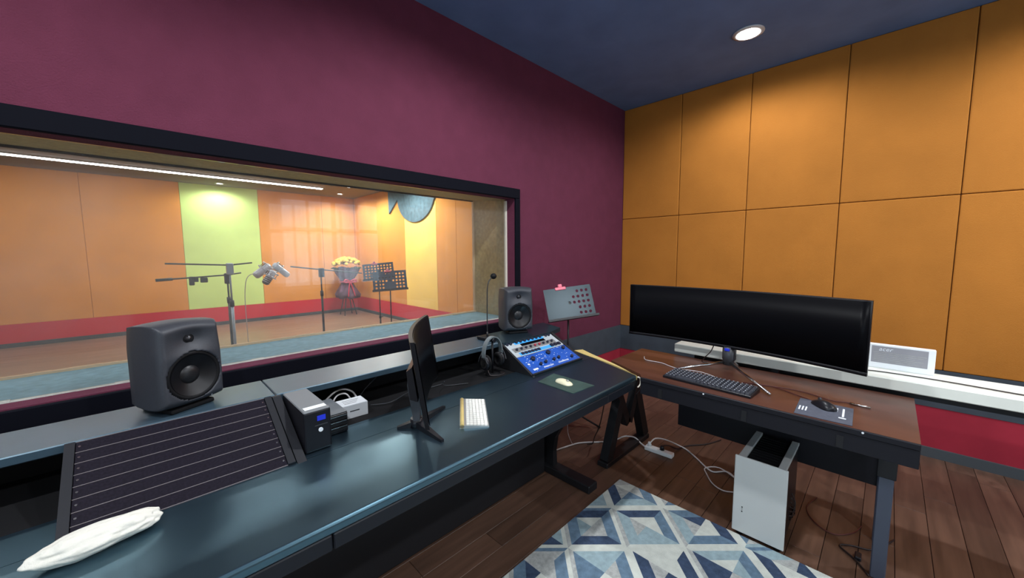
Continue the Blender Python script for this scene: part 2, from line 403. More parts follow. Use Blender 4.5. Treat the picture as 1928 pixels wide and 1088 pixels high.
# ------------------------------------------------------------------ recording booth shell
b = new_bm(); box(b, BX0, BX1, YG, BY1, -.12, 0); bf = struct('floor_booth', b, 'booth_floor', 'light brown floor of the recording room')
b = new_bm(); box(b, BX0 - .1, BX1 + .1, YG, BY1 + .1, BZ, BZ + .12); struct('ceiling_booth', b, 'b_ceiling', 'grey ceiling of the recording room')
b = new_bm(); box(b, BX0 - .1, BX1 + .1, BY1 + .02, BY1 + .15, -.12, BZ); wf = struct('wall_far', b, 'joint', 'far wall of the recording room')
for x0, x1, mt in ((-2.4, -1.9, 'b_lime'), (-1.9, -.62, 'b_orange'), (-.62, .66, 'b_orange'), (.66, 1.945, 'b_lime'), (1.945, 3.24, 'b_orange'), (3.24, 4.02, 'b_orange')):
    b = new_bm(); box(b, x0 + .002, x1 - .002, BY1, BY1 + .03, .37, BZ, bev=.004); obj('panel', b, mt, wf)
b = new_bm(); box(b, BX1 + .02, BX1 + .15, YG, BY1, -.12, BZ); wr = struct('wall_booth', b, 'joint', 'right wall of the recording room')
for y1, y0, mt in ((9.8, 8.5, 'b_orange'), (8.5, 7.24, 'b_orange'), (7.24, 6.06, 'b_yellow'), (6.06, 5.44, 'b_orange'), (5.44, 4.98, 'b_orange'), (4.98, 3.8, 'b_yellow'), (3.8, YG, 'b_orange')):
    b = new_bm(); box(b, BX1, BX1 + .03, y0 + .002, y1 - .002, .37, BZ, bev=.004); obj('panel', b, mt, wr)
b = new_bm(); box(b, BX0 - .1, BX0, YG, BY1, -.12, BZ); struct('wall_booth_left', b, 'b_wall', 'left wall of the recording room')
b = new_bm(); box(b, BX0, BX1, BY1 - .004, BY1 + .02, .07, .37); struct('trim_5', b, 'b_red', 'red band along the far wall of the recording room')
b = new_bm(); box(b, BX1 - .004, BX1 + .02, YG, BY1 - .004, .07, .37); struct('trim_6', b, 'b_red', 'red band along the right wall of the recording room')
b = new_bm(); box(b, BX0, BX1, BY1 - .014, BY1 + .02, 0, .07); struct('baseboard_far', b, 'skirt', 'dark skirting of the far booth wall')
b = new_bm(); box(b, BX1 - .014, BX1 + .02, YG, BY1 - .014, 0, .07); struct('baseboard_booth', b, 'skirt', 'dark skirting of the right booth wall')
# felt shape high on the booth's right wall
pts = [(7.87, BZ - .004), (7.85, 2.33), (7.47, 2.60)]
for i in range(1, 24):
    a = PI * (i / 24) * .93 + .02
    pts.append((6.76 + .70 * math.cos(a), 2.62 - .53 * math.sin(a)))
pts += [(6.04, 2.50), (6.04, BZ - .004)]
b = new_bm(); prism(b, pts, 0, BX1 - .03, BX1 - .002)
tag(obj('felt_panel', b, 'felt'), 'blue grey felt panel with a semicircular lower edge high on the wall', 'panel')

# ------------------------------------------------------------------ lights of both rooms
def downlight(loc, w, glow, label, cat, group=None, r=.055, spot=2.95, col=LAMP_COL, size=.05):
    if glow == 'lamp_glow': r = .072
    t = thing('ceiling_spotlight', label, cat, loc, group=group)
    b = new_bm(); lathe(b, [(r, 0), (r * 1.35, 0), (r * 1.38, -.006), (r * 1.02, -.012), (r, -.004)], (0,0,0), (0,0,1)); obj('trim_ring', b, 'lamp_ring', t)
    b = new_bm(); lathe(b, [(0, -.004), (r * .8, -.004), (r, -.001)], (0,0,0), (0,0,1)); obj('lens', b, glow, t)
    li = bpy.data.lights.new('lamp', 'SPOT'); li.energy = w; li.spot_size = spot; li.spot_blend = .5; li.shadow_soft_size = size; li.color = col
    lo = bpy.data.objects.new('lamp', li); COL.objects.link(lo); lo.parent = t; lo.location = (0, 0, -.03)
    return t
downlight((3.17, .81, ZC), ROOM_W * .55, 'lamp_glow', 'glowing white spotlight in the navy ceiling near the orange wall', 'spotlight')
for x, y in ((1.25, .95), (-.75, .95), (3.17, -1.2), (1.25, -1.2), (-.75, -1.2)):
    downlight((x, y, ZC), ROOM_W, 'lamp_glow', 'spotlight of the navy ceiling outside the picture', 'spotlight', 'ceiling spotlights of the control room out of view')
downlight((1.25, 9.42, BZ), BOOTH_W * .3, 'lamp_glow_booth', 'bright spotlight above the lime panel in the recording room', 'spotlight', col=(1, .97, .92))
downlight((3.45, 9.15, BZ), BOOTH_W * .3, 'lamp_glow_booth', 'small spotlight near the far corner of the recording room', 'spotlight', col=(1, .97, .92))
for x, y in ((3.25, 8.1), (3.25, 6.55)):
    downlight((x, y, BZ), BOOTH_W, 'lamp_glow_booth', 'unseen spotlight added to brighten the right wall of the recording room', 'spotlight', 'unseen spotlights added in the recording room', col=(1, .97, .90))  # both are unseen lamps, added to brighten the booth's right wall
for i, (yy, x0, x1, lb, gp) in enumerate(((8.6, -2.2, 2.9, 'long white light strip under the recording room ceiling', None), (6.2, -2.0, 3.6, 'unseen light strip added as fill in the recording room', 'unseen light strips added as fill'), (3.9, -2.0, 3.6, 'unseen light strip added as fill in the recording room', 'unseen light strips added as fill'))):  # the two nearer strips are unseen, added to light booth and window reveal
    t = thing('light_strip', lb, 'light', (0, yy, BZ - .001), group=gp)
    b = new_bm(); box(b, x0, x1, -.05, .05, -.02, 0); obj('housing', b, 'lamp_ring', t)
    b = new_bm(); box(b, x0 + .02, x1 - .02, -.035, .035, -.032, -.02); obj('diffuser', b, 'strip_glow', t)

# ------------------------------------------------------------------ mixing desk
ZD, ZT = .75, .90
desk = thing('mixing_desk', 'long black studio desk with raised rear shelf below the window', 'desk', (0, 0, 0))
DX0 = -1.1
b = new_bm(); prism(b, [(DX0, .985), (1.975, .985), (2.125, 1.373), (DX0, 1.373)], 2, ZD - .032, ZD)
bmesh.ops.bevel(b, geom=[e for e in b.edges if abs(e.verts[0].co.y - .985) < 1e-4 and abs(e.verts[1].co.y - .985) < 1e-4 and e.verts[0].co.z == e.verts[1].co.z], offset=.010, segments=4, profile=.5, affect='EDGES')
obj('front_board', b, 'desk_black', desk)
b = new_bm(); prism(b, [(DX0, 1.376), (2.126, 1.376), (2.186, 1.53), (DX0, 1.53)], 2, ZD - .032, ZD - .0005); obj('rear_board', b, 'desk_black', desk)
b = new_bm(); prism(b, [(DX0, 1.531), (2.187, 1.531), (2.24, 1.67), (2.24, 1.90), (DX0, 1.90)], 2, ZD - .032, ZD - .004); obj('shaded_rear_board', b, 'recess_black', desk)  # desk surface under the shelf, its dark reflection put into the black colour
# edge strip under the front lip, in three lengths
for x0, x1 in ((DX0, .312), (.315, 1.678), (1.681, 1.965)):
    b = new_bm(); box(b, x0, x1, .988, 1.008, ZD - .078, ZD - .033, bev=.003); obj('edge_strip', b, 'desk_edge', desk)
b = new_bm(); box(b, 1.60, 1.95, 1.03, 1.9, ZD - .058, ZD - .033); box(b, DX0, 1.6, 1.05, 1.12, ZD - .075, ZD - .033); obj('under_frame', b, 'leg_black', desk)
# peeled raw edge at the right end
b = new_bm()
for i in range(14):
    t0, t1 = i / 14, (i + 1) / 14
    def pt(t): return (1.978 + .225 * t + .012 * math.sin(t * 5), .985 + .585 * t)
    (xa, ya), (xb, yb) = pt(t0), pt(t1)
    w0, w1 = .005 + .075 * t0, .005 + .075 * t1
    q = [b.verts.new(v) for v in ((xa, ya, ZD + .002), (xb, yb, ZD + .002), (xb + w1, yb - w1 * .2, ZD - .004), (xa + w0, ya - w0 * .2, ZD - .004))]
    q2 = [b.verts.new((v.co.x, v.co.y, v.co.z - .024)) for v in q]
    b.faces.new(q[::-1]); b.faces.new(q2)
    for k in range(4): b.faces.new((q[k], q[(k+1) % 4], q2[(k+1) % 4], q2[k]))
bmesh.ops.remove_doubles(b, verts=b.verts, dist=1e-5); bmesh.ops.recalc_face_normals(b, faces=b.faces[:])
obj('raw_edge', b, 'raw_edge', desk, label='bare yellow board edge at the right end')
b = new_bm(); tube(b, [(1.985, .980, ZD - .008), (1.998, .972, ZD - .018), (2.000, .970, ZD - .045), (1.992, .972, ZD - .060), (1.978, .976, ZD - .066)], .0042, 6); obj('peeled_strip', b, 'caulk', desk, label='curled loose end of the pale edge strip')
# raised rear shelf in two lengths
for x0, x1 in ((DX0, .348), (.351, 1.56)):
    b = new_bm(); box(b, x0, x1, 1.68, 1.925, ZT - .028, ZT, bev=.003); obj('shelf', b, 'tier', desk)
b = new_bm(); prism(b, [(1.563, 1.655), (2.02, 1.655), (2.19, 1.70), (2.26, 1.925), (1.563, 1.925)], 2, ZT - .028, ZT); obj('shelf', b, 'desk_black', desk)
b = new_bm(); box(b, DX0, 2.24, 1.905, 1.925, .30, ZT - .03); obj('back_panel', b, 'recess_black', desk)
b = new_bm(); prism(b, [(1.39, ZD - .002), (1.655, ZT - .008), (1.90, ZT - .03), (1.90, ZD - .002)], 0, 2.03, 2.05); obj('wedge_side', b, 'leg_black', desk)
b = new_bm(); prism(b, [(1.385, ZD - .001), (1.655, ZT - .002), (1.90, ZT - .03), (1.90, ZD - .001)], 0, 1.545, 1.56); obj('wedge_side', b, 'leg_black', desk)
b = new_bm(); prism(b, [(1.36, ZD - .001), (1.66, ZT - .0005), (1.90, ZT - .03), (1.90, ZD - .001)], 0, .334, .362); obj('divider', b, 'rack_edge', desk)
# sloping rack bay on the left with eight blank panels
RS = Vector((0, 1.372, ZD + .004)); RE = Vector((0, 1.668, ZT + .000)); slope = (RE - RS).length; sa = math.atan2(RE.z - RS.z, RE.y - RS.y)
bay = obj('rack_bay', box(new_bm(), -.19, .330, 0, slope, -.03, -.006), 'rack_black', desk); bay.location = RS; bay.rotation_euler = (sa, 0, 0)
b = new_bm(); box(b, 0, .475, 0, slope / 8 - .0022, -.006, .0, bev=.0012); pmesh = bpy.data.meshes.new('rack_panel'); b.to_mesh(pmesh); b.free(); pmesh.materials.append(MATS['rack_black'])
for i in range(8):
    o = mesh_obj('rack_panel', pmesh, bay); o.location = (-.168, slope * i / 8 + .0011, 0)
b = new_bm()
for i in range(9): box(b, -.168, .307, slope * i / 8 - .0009, slope * i / 8 + .0009, -.004, .0002)
obj('panel_seam', b, 'rack_seam', bay, kind='stuff')
b = new_bm()
for i in range(8):
    for dx in (-.160, .299): cyl(b, (dx, slope * (i + .5) / 8, 0), (dx, slope * (i + .5) / 8, .002), .003, n=8)
sc_ = obj('screws', b, 'chrome', bay); sc_['kind'] = 'stuff'
b = new_bm(); box(b, .308, .330, 0, slope, -.006, .004); obj('rack_rail', b, 'rack_edge', bay)
b = new_bm(); box(b, -.19, -.169, 0, slope, -.006, .004); obj('rack_rail', b, 'rack_edge', bay)
# legs
b = new_bm(); box(b, DX0, 1.80, 1.52, 1.545, .02, ZD - .034); obj('modesty_panel', b, 'leg_black', desk)
for lx in (1.85, -.6):
    pts = [(1.25, ZD - .06), (1.27, .52), (1.32, .44), (1.42, .35), (1.475, .25), (1.49, .15), (1.485, .05), (1.78, .05), (1.80, ZD - .06)]
    b = new_bm(); prism(b, pts, 0, lx, lx + .04); lg = obj('leg', b, 'leg_black', desk)
    b = new_bm(); box(b, lx - .025, lx + .065, 1.19, 1.82, 0, .05, bev=.006); obj('foot', b, 'leg_black', lg)

# wedge rack units (blue and silver audio processors)
MS = Vector((1.562, 1.402, ZD + .012)); ME = Vector((1.562, 1.668, ZT - .012)); ml = (ME - MS).length; ma = math.atan2(ME.z - MS.z, ME.y - MS.y)
MW = .465
unit = thing('blue_processor', 'bright blue rack unit with dark knobs on the sloping right bay', 'audio unit', MS, rx=ma)
b = new_bm(); box(b, 0, MW, 0, ml * .52, -.03, 0, bev=.0015); obj('face_plate', b, 'blue_panel', unit)
b = new_bm(); box(b, -.012, MW + .012, -.008, .0, -.03, .004); obj('front_lip', b, 'leg_black', unit)
for u, v, r in ((.10, .70, .016), (.26, .80, .016), (.115, .33, .010), (.165, .36, .010), (.245, .36, .010), (.295, .38, .010), (.405, .22, .010), (.42, .82, .012)):
    b = new_bm(); y0 = v * ml * .52; cyl(b, (u, y0, 0), (u, y0, .015), r, r * .85, 14); obj('knob', b, 'knob', unit)
b = new_bm(); random.seed(3)
for k in range(64):
    u, v = random.uniform(.02, MW - .03), random.uniform(.012, ml * .5); w = random.choice((.003, .005, .009)); box(b, u, u + w, v, v + .003, 0, .0007)
for u0, u1 in ((.12, .21), (.26, .36)):
    u = u0
    while u < u1: box(b, u, u + .006, .018, .028, 0, .0007); u += .0115
box(b, .03, .07, .022, .034, 0, .0007); box(b, .03, .045, .072, .084, 0, .0007)
pr = obj('markings', b, 'print', unit); pr['kind'] = 'stuff'
unit2 = thing('silver_processor', 'silver and cyan rack unit with rows of small keys above the blue unit', 'audio unit', MS + Vector((0, math.cos(ma), math.sin(ma))) * (ml * .53), rx=ma)
l2 = ml * .47
b = new_bm(); box(b, 0, MW, 0, l2, -.03, .001, bev=.0015); obj('face_plate', b, 'silver_panel', unit2)
b = new_bm(); box(b, .09, .37, l2 * .76, l2 * .99, .001, .0016); obj('cyan_band', b, 'cyan_panel', unit2)
b = new_bm(); box(b, .13, .36, l2 * .58, l2 * .75, .001, .0022); obj('display', b, 'screen', unit2)
b = new_bm(); box(b, .03, .43, l2 * .28, l2 * .56, .001, .0016); obj('grey_band', b, 'grey_panel', unit2)
b = new_bm(); box(b, .05, .37, l2 * .03, l2 * .22, .001, .0016); obj('blue_band', b, 'cyan_panel', unit2)
b = new_bm(); random.seed(5)
for i in range(7): box(b, .105 + i * .038, .120 + i * .038, l2 * .82, l2 * .93, .001, .008)
for i in range(6): box(b, .065 + i * .030, .086 + i * .030, l2 * .06, l2 * .19, .001, .007)
for i in range(3): box(b, .345 + i * .036, .37 + i * .036, l2 * .06, l2 * .22, .001, .010)
for u in (.03, .06, .40, .43): cyl(b, (u, l2 * .86, .001), (u, l2 * .86, .010), .009, n=10)
k_ = obj('keys', b, 'knob', unit2); k_['kind'] = 'stuff'
b = new_bm()
for i in range(9):
    u = .06 + i * .042
    cyl(b, (u, l2 * .42, .001), (u, l2 * .42, .012), .009, .007, 10, mi=1 if i in (4, 5) else 0)
k_ = obj('small_knobs', b, ['knob', 'knob_red'], unit2); k_['kind'] = 'stuff'

# ------------------------------------------------------------------ loudspeakers
def speaker_meshes(w=.205, h=.292, d=.19):
    b = new_bm(); NU, NV = 44, 60; k = .10; grid = []
    wz, wr_ = -.15 * h, .425 * w; tz = .30 * h
    for j in range(NV + 1):
        rowv = []
        for i in range(NU + 1):
            a, c = -1 + 2 * i / NU, -1 + 2 * j / NV
            X = a * math.sqrt(1 - k * c * c) / math.sqrt(1 - k) * w / 2 * .97; Z = c * math.sqrt(1 - k * a * a) / math.sqrt(1 - k) * h / 2 * .97
            X = max(-w/2, min(w/2, X * (1 - .03 * c)))
            e = max(abs(a), abs(c)); tt = max(0, (e - .80) / .20); yy = -d / 2 + .030 * tt ** 2.2
            rho = math.hypot(X, Z - wz)
            if rho < wr_ * .97: yy += .034
            g = math.exp(-((X / (.30 * w)) ** 2 + ((Z - tz) / (.14 * h)) ** 2) * 1.4); yy += .022 * g
            yy -= .006 * math.exp(-((X / (.35 * w)) ** 2 + ((Z - .10 * h) / (.07 * h)) ** 2))
            rowv.append(b.verts.new((X, yy, Z)))
        grid.append(rowv)
    for j in range(NV):
        for i in range(NU):
            b.faces.new((grid[j][i], grid[j][i+1], grid[j+1][i+1], grid[j+1][i])).smooth = True
    loop = grid[0][:-1] + [r[-1] for r in grid[:-1]] + grid[-1][:0:-1] + [r[0] for r in grid[:0:-1]]
    prev = loop
    for yy, s in ((-d/2 + .055, 1.015), (-.01, 1.02), (d/2 - .05, .99), (d/2 - .015, .95), (d/2, .85)):
        R = [b.verts.new((v.co.x * s, yy, v.co.z * s)) for v in loop]; bridge(b, prev, R); prev = R
    b.faces.new(prev); bmesh.ops.recalc_face_normals(b, faces=b.faces[:])
    def me(name, bm, mt):
        x = bpy.data.meshes.new(name); bm.to_mesh(x); bm.free(); x.materials.append(MATS[mt]); return x
    out = {'cabinet': me('cabinet', b, 'spk_body')}
    yf = -d / 2
    b = new_bm(); lathe(b, [(wr_ * 1.01, .004), (wr_ * .98, .001), (wr_ * .92, -.002), (wr_ * .86, .001), (wr_ * .82, .005)], (0, yf + .002, wz), (0, 1, 0), 40); out['surround'] = me('surround', b, 'spk_surround')
    b = new_bm(); lathe(b, [(wr_ * .84, .001), (wr_ * .62, .014), (wr_ * .34, .027)], (0, yf + .002, wz), (0, 1, 0), 40); out['woofer'] = me('woofer', b, 'spk_cone')
    b = new_bm(); lathe(b, [(wr_ * .37, .026), (wr_ * .30, .020), (wr_ * .16, .016), (0, .015)], (0, yf + .002, wz), (0, 1, 0), 32); out['dust_cap'] = me('dust_cap', b, 'spk_cap')
    b = new_bm(); lathe(b, [(.020, .020), (.0165, .016), (.013, .017)], (0, yf + .002, tz), (0, 1, 0), 28); out['tweeter_ring'] = me('tweeter_ring', b, 'spk_surround')
    b = new_bm(); lathe(b, [(.0135, .018), (.010, .012), (.005, .009), (0, .008)], (0, yf + .002, tz), (0, 1, 0), 24); out['tweeter'] = me('tweeter', b, 'dome')
    b = new_bm(); cyl(b, (0, .01, -h/2 - .006), (0, .01, -h/2 + .02), .045, .06, 20); box(b, -.07, .07, -.075, .085, -h/2 - .022, -h/2 - .006, bev=.005, seg=2); out['stand_foot'] = me('stand_foot', b, 'spk_surround')
    b = new_bm(); cyl(b, (.055, yf + .010, -h * .455), (.055, yf + .012, -h * .455), .004, n=10); out['led'] = me('led', b, 'print')
    return out
SPK = speaker_meshes()
SPK_Z = ZT + .292 / 2 + .0225
def speaker(loc, rz, label):
    t = thing('studio_monitor', label, 'loudspeaker', loc, rz, 'pair of studio loudspeakers on the desk shelf')
    parts = {k: mesh_obj(k, v, None) for k, v in SPK.items()}
    for k, o in parts.items(): o.parent = parts['woofer'] if k == 'dust_cap' else parts['tweeter'] if k == 'tweeter_ring' else t
    return t
speaker((.074, 1.81, SPK_Z), math.radians(27), 'large dark grey loudspeaker above the ribbed rack panels')
speaker((1.862, 1.846, SPK_Z), math.radians(-25), 'dark grey loudspeaker beside the window frame and gooseneck microphone')

# ------------------------------------------------------------------ boxes on the desk
t = thing('power_backup', 'tall black power backup unit with a white label on top', 'power unit', (.374, 1.40, ZD))
b = new_bm(); box(b, -.005, .085, 0, .27, .004, .150, bev=.006, seg=2); obj('body', b, 'black_plastic', t)
b = new_bm(); box(b, -.004, .084, .002, .268, .146, .1515, bev=.003); obj('top_cover', b, 'box_grey', t)
b = new_bm(); box(b, .006, .078, .022, .050, .1515, .1523); obj('paper_label', b, 'label_white', t)
b = new_bm(); box(b, .038, .066, -.0015, .001, .112, .130); obj('display', b, 'blue_led', t)
b = new_bm(); box(b, .030, .072, -.0015, .002, .094, .097); obj('seam', b, 'grey_plastic', t)
b = new_bm(); cyl(b, (.048, -.003, .078), (.048, .002, .078), .0075, n=18); obj('power_button', b, 'label_white', t)
b = new_bm(); box(b, .0, .08, .01, .26, 0, .005); obj('base', b, 'leg_black', t)
t = thing('drive_enclosure', 'black slotted drive box between power backup and white box', 'drive box', (.466, 1.48, ZD))
b = new_bm(); box(b, 0, .083, .004, .185, 0, .080, bev=.004); obj('body', b, 'black_plastic', t)
b = new_bm(); box(b, .001, .082, .005, .184, .0795, .084, bev=.002); obj('top_cover', b, 'box_grey', t)
for i, z in enumerate((.012, .034, .056)):
    b = new_bm(); box(b, .003, .080, -.002, .006, z, z + .018, bev=.002); tr_ = obj('drive_tray', b, 'leg_black', t)
    b = new_bm(); box(b, .008 if i else .012, .076, -.004, -.001, z + .0155, z + .0175); obj('handle', b, 'chrome', tr_)
t = thing('white_box', 'small white cardboard box beside the black drive box', 'box', (.566, 1.598, ZD - .004), math.radians(-3))
b = new_bm(); box(b, 0, .112, 0, .085, 0, .060, bev=.0015); obj('carton', b, 'box_white', t)
b = new_bm(); box(b, .004, .108, .003, .082, .0598, .0606); lid = obj('lid', b, 'label_white', t)
b = new_bm()
for k in range(3): box(b, .02, .07 + .01 * k, .02 + .018 * k, .023 + .018 * k, .0606, .0609)
box(b, .035, .075, -.0006, .0, .030, .034); obj('printed_lines', b, 'grey_plastic', t, kind='stuff')

# cables in the rear recess
def cable(name, pts, r, mt, label, group=None, n=6):
    b = new_bm(); tube(b, pts, r, n); return tag(obj(name, b, mt), label, 'cable', group)
cable('white_cable', [(.50, 1.72, ZD + .004), (.55, 1.74, .80), (.61, 1.74, .835), (.66, 1.72, .82), (.68, 1.70, .775), (.70, 1.70, ZD + .003)], .0042, 'white_cable', 'thick white cable looping behind the white box')
cable('white_cable', [(.555, 1.70, ZD + .003), (.575, 1.70, .812), (.60, 1.70, .828), (.63, 1.695, .818), (.66, 1.695, ZD + .003)], .0036, 'white_cable', 'small white cable arch above the drive box')
cable('thin_cable', [(.70, 1.76, ZD + .004), (.73, 1.75, .80), (.78, 1.74, .845), (.80, 1.73, .868)], .002, 'grey_plastic', 'thin grey cable climbing to the shelf behind the white box')
cable('thin_cable', [(.72, 1.66, ZD + .004), (.80, 1.62, ZD + .006), (.90, 1.63, .775), (1.0, 1.66, ZD + .004), (1.12, 1.66, ZD + .004)], .002, 'grey_plastic', 'thin grey cable lying in the recess behind the desk monitor')
cable('thin_cable', [(1.02, 1.50, .83), (1.06, 1.58, .79), (1.12, 1.62, ZD + .004), (1.22, 1.57, ZD + .004)], .0018, 'grey_plastic', 'thin cable with pale tip hanging right of the desk monitor')

# ------------------------------------------------------------------ curved desk monitor seen edge on
NEAR, FAR = Vector((.655, 1.055, 0)), Vector((.993, 1.510, 0))
mid = (NEAR + FAR) / 2; dirv = (FAR - NEAR).normalized(); facing = Vector((dirv.y, -dirv.x, 0))
ang = math.atan2(dirv.y, dirv.x)           # local x along the screen, local -y the viewing side
t = thing('curved_monitor', 'slim curved monitor standing edge-on on the black desk', 'monitor', (mid.x, mid.y, ZD), ang)
CW, CH, ZB, TILT = .565, .30, .112, math.radians(8)
def curved_panel(bm, w, y_off, z0, z1, sag, th, n=18, zn=1, tilt=0.0, mi=0):
    """concave towards -y"""
    def P(s, z, dy):
        x = s * w / 2; yv = y_off + sag * (1 - s * s) + dy
        return Vector((x, yv + math.tan(tilt) * (z - z0), z))
    F = [[bm.verts.new(P(-1 + 2*i/n, z0 + (z1-z0)*j/zn, 0)) for i in range(n+1)] for j in range(zn+1)]
    B = [[bm.verts.new(P(-1 + 2*i/n, z0 + (z1-z0)*j/zn, th)) for i in range(n+1)] for j in range(zn+1)]
    fs = []
    for j in range(zn):
        for i in range(n):
            fs.append(bm.faces.new((F[j][i], F[j][i+1], F[j+1][i+1], F[j+1][i]))); fs.append(bm.faces.new((B[j][i], B[j+1][i], B[j+1][i+1], B[j][i+1])))
    for i in range(n):
        bm.faces.new((F[0][i], B[0][i], B[0][i+1], F[0][i+1])); bm.faces.new((F[zn][i], F[zn][i+1], B[zn][i+1], B[zn][i]))
    for j in range(zn):
        bm.faces.new((F[j][0], F[j+1][0], B[j+1][0], B[j][0])); bm.faces.new((F[j][n], B[j][n], B[j+1][n], F[j+1][n]))
    for f in fs: f.smooth = True
    bmesh.ops.recalc_face_normals(bm, faces=bm.faces[:]); return bm
b = new_bm(); curved_panel(b, CW, 0, ZB, ZB + CH, .030, .014, tilt=TILT); obj('housing', b, 'bezel', t)
b = new_bm(); curved_panel(b, CW - .010, -.0012, ZB + .012, ZB + CH - .005, .030, .002, tilt=TILT); obj('screen', b, 'screen', t)
b = new_bm(); prism(b, [(.050, ZB + .05), (.068, ZB + .18), (.088, ZB + .165), (.078, ZB + .06)], 0, -.16, .16); bk = obj('back_cover', b, 'black_plastic', t)
b = new_bm(); prism(b, [(.060, .03), (.085, .03), (.105, .18), (.100, .225), (.066, .26), (.058, .22)], 0, -.026, .026); obj('neck', b, 'grey_plastic', t)
b = new_bm(); prism(b, [(.062, .255), (.100, .205), (.104, .215), (.070, .29)], 0, -.03, .03); obj('neck_cap', b, 'alu_matte', t)
b = new_bm(); cyl(b, (0, .075, 0), (0, .075, .035), .030, .024, 18); obj('hub', b, 'black_plastic', t)
for e in ((-.155, -.035, 0), (.165, -.03, 0), (-.02, .150, 0)):
    b = new_bm(); p = Vector((0, .075, .012)); q = Vector(e); d = (q - p); s = Vector((-d.y, d.x, 0)).normalized()
    v = [b.verts.new(x) for x in (p + s * .016 + Vector((0,0,.016)), p - s * .016 + Vector((0,0,.016)), q - s * .006 + Vector((0,0,.010)), q + s * .006 + Vector((0,0,.010)))]
    w = [b.verts.new((x.co.x, x.co.y, 0.0)) for x in v]
    b.faces.new(v); b.faces.new(w[::-1])
    for k in range(4): b.faces.new((v[k], w[k], w[(k+1)%4], v[(k+1)%4]))
    bmesh.ops.recalc_face_normals(b, faces=b.faces[:]); obj('foot', b, 'black_plastic', t)

# ------------------------------------------------------------------ white keyboard on the desk
kc = Vector(((1.048 + 1.134 + .866 + .961) / 4, (1.413 + 1.335 + 1.165 + 1.107) / 4, ZD)); kd = Vector((1.134 - .961, 1.335 - 1.107, 0)).normalized()
t = thing('white_keyboard', 'slim white keyboard with pale yellow rear edge on the black desk', 'keyboard', kc, math.atan2(kd.y, kd.x))
KL, KW = .285, .118
b = new_bm(); prism(b, [(-KW/2, 0), (KW/2, 0), (KW/2, .014), (-KW/2, .005)], 0, -KL/2, KL/2); obj('body', b, 'alu', t)
b = new_bm(); cyl(b, (-KL/2, KW/2 - .009, .009), (KL/2, KW/2 - .009, .009), .009, n=16); obj('rear_tube', b, 'raw_edge', t)
b = new_bm()
for r in range(6):
    kw_ = (KW - .030) / 6; y0 = -KW/2 + .005 + r * kw_; zz = .005 + .009 * (y0 + KW/2) / KW + .0005
    n = 14 if r else 8
    for i in range(n):
        x0 = -KL/2 + .006 + i * (KL - .012) / n; x1 = x0 + (KL - .012) / n - .0022
        box(b, x0, x1, y0, y0 + kw_ - .0022, zz, zz + .003)
k_ = obj('keys', b, 'key_white', t); k_['kind'] = 'stuff'

# green mouse mat, white mouse
t = tag(obj('mouse_mat', prism(new_bm(), [(1.505, 1.318), (1.672, 1.345), (1.668, 1.066), (1.496, 1.078)], 2, ZD, ZD + .003), 'pad_green'), 'small dark green mouse mat in front of the blue unit', 'mouse mat')
def mouse(loc, rz, mt, name, label, L=.105, Wd=.058, H=.028, wheel='grey_plastic'):
    t = thing(name, label, 'mouse', loc, rz)
    b = new_bm(); rings = []
    N = 24
    for i in range(N + 1):
        s = i / N; ww = Wd / 2 * math.sqrt(max(.0, 1 - (2 * s - 1) ** 4)) * (1 - .08 * s) + .0008; hh = H * (math.sin(PI * (.10 + .82 * s)) ** .8) * (1 - .25 * s)
        R = [b.verts.new((ww * math.cos(a), -L/2 + L * s, max(0, hh * math.sin(a)))) for a in [PI * k / 20 for k in range(21)]]
        rings.append(R)
    for i in range(N):
        for k in range(20): b.faces.new((rings[i][k], rings[i][k+1], rings[i+1][k+1], rings[i+1][k])).smooth = True
        b.faces.new((rings[i][0], rings[i+1][0], rings[i+1][20], rings[i][20]))
    b.faces.new(rings[0]); b.faces.new(rings[N][::-1]); bmesh.ops.recalc_face_normals(b, faces=b.faces[:])
    obj('shell', b, mt, t)
    b = new_bm(); cyl(b, (-.004, L*.22, H*.72), (.004, L*.22, H*.72), .008, n=14); obj('scroll_wheel', b, wheel, t)
    return t
mouse((1.583, 1.20, ZD + .003), math.radians(-186), 'mouse_white', 'white_mouse', 'glossy white mouse on the dark green mat', L=.110, Wd=.056, H=.024, wheel='alu')

# crumpled white cloth at the left end of the desk
b = new_bm(); bmesh.ops.create_icosphere(b, subdivisions=5, radius=1)
from mathutils import noise as mnoise
for v in b.verts:
    c = v.co.copy(); nz = mnoise.noise(c * 1.6 + Vector((3, 1, 7))); n3 = mnoise.noise(c * 4.2)
    k = 1 + .16 * nz + .05 * n3 - .10 * abs(mnoise.noise(Vector((c.x * 1.2, c.y * 3.5, c.z * 2))))
    v.co = Vector((c.x * k * .115, c.y * k * .046, max(0.0, .026 + c.z * k * .030)))
o = obj('white_cloth', b, 'tissue', smooth=True); o.location = (-.112, 1.305, ZD + .0); o.rotation_euler = (0, 0, math.radians(7))
tag(o, 'crumpled white cloth lying at the left end of the desk', 'cloth')

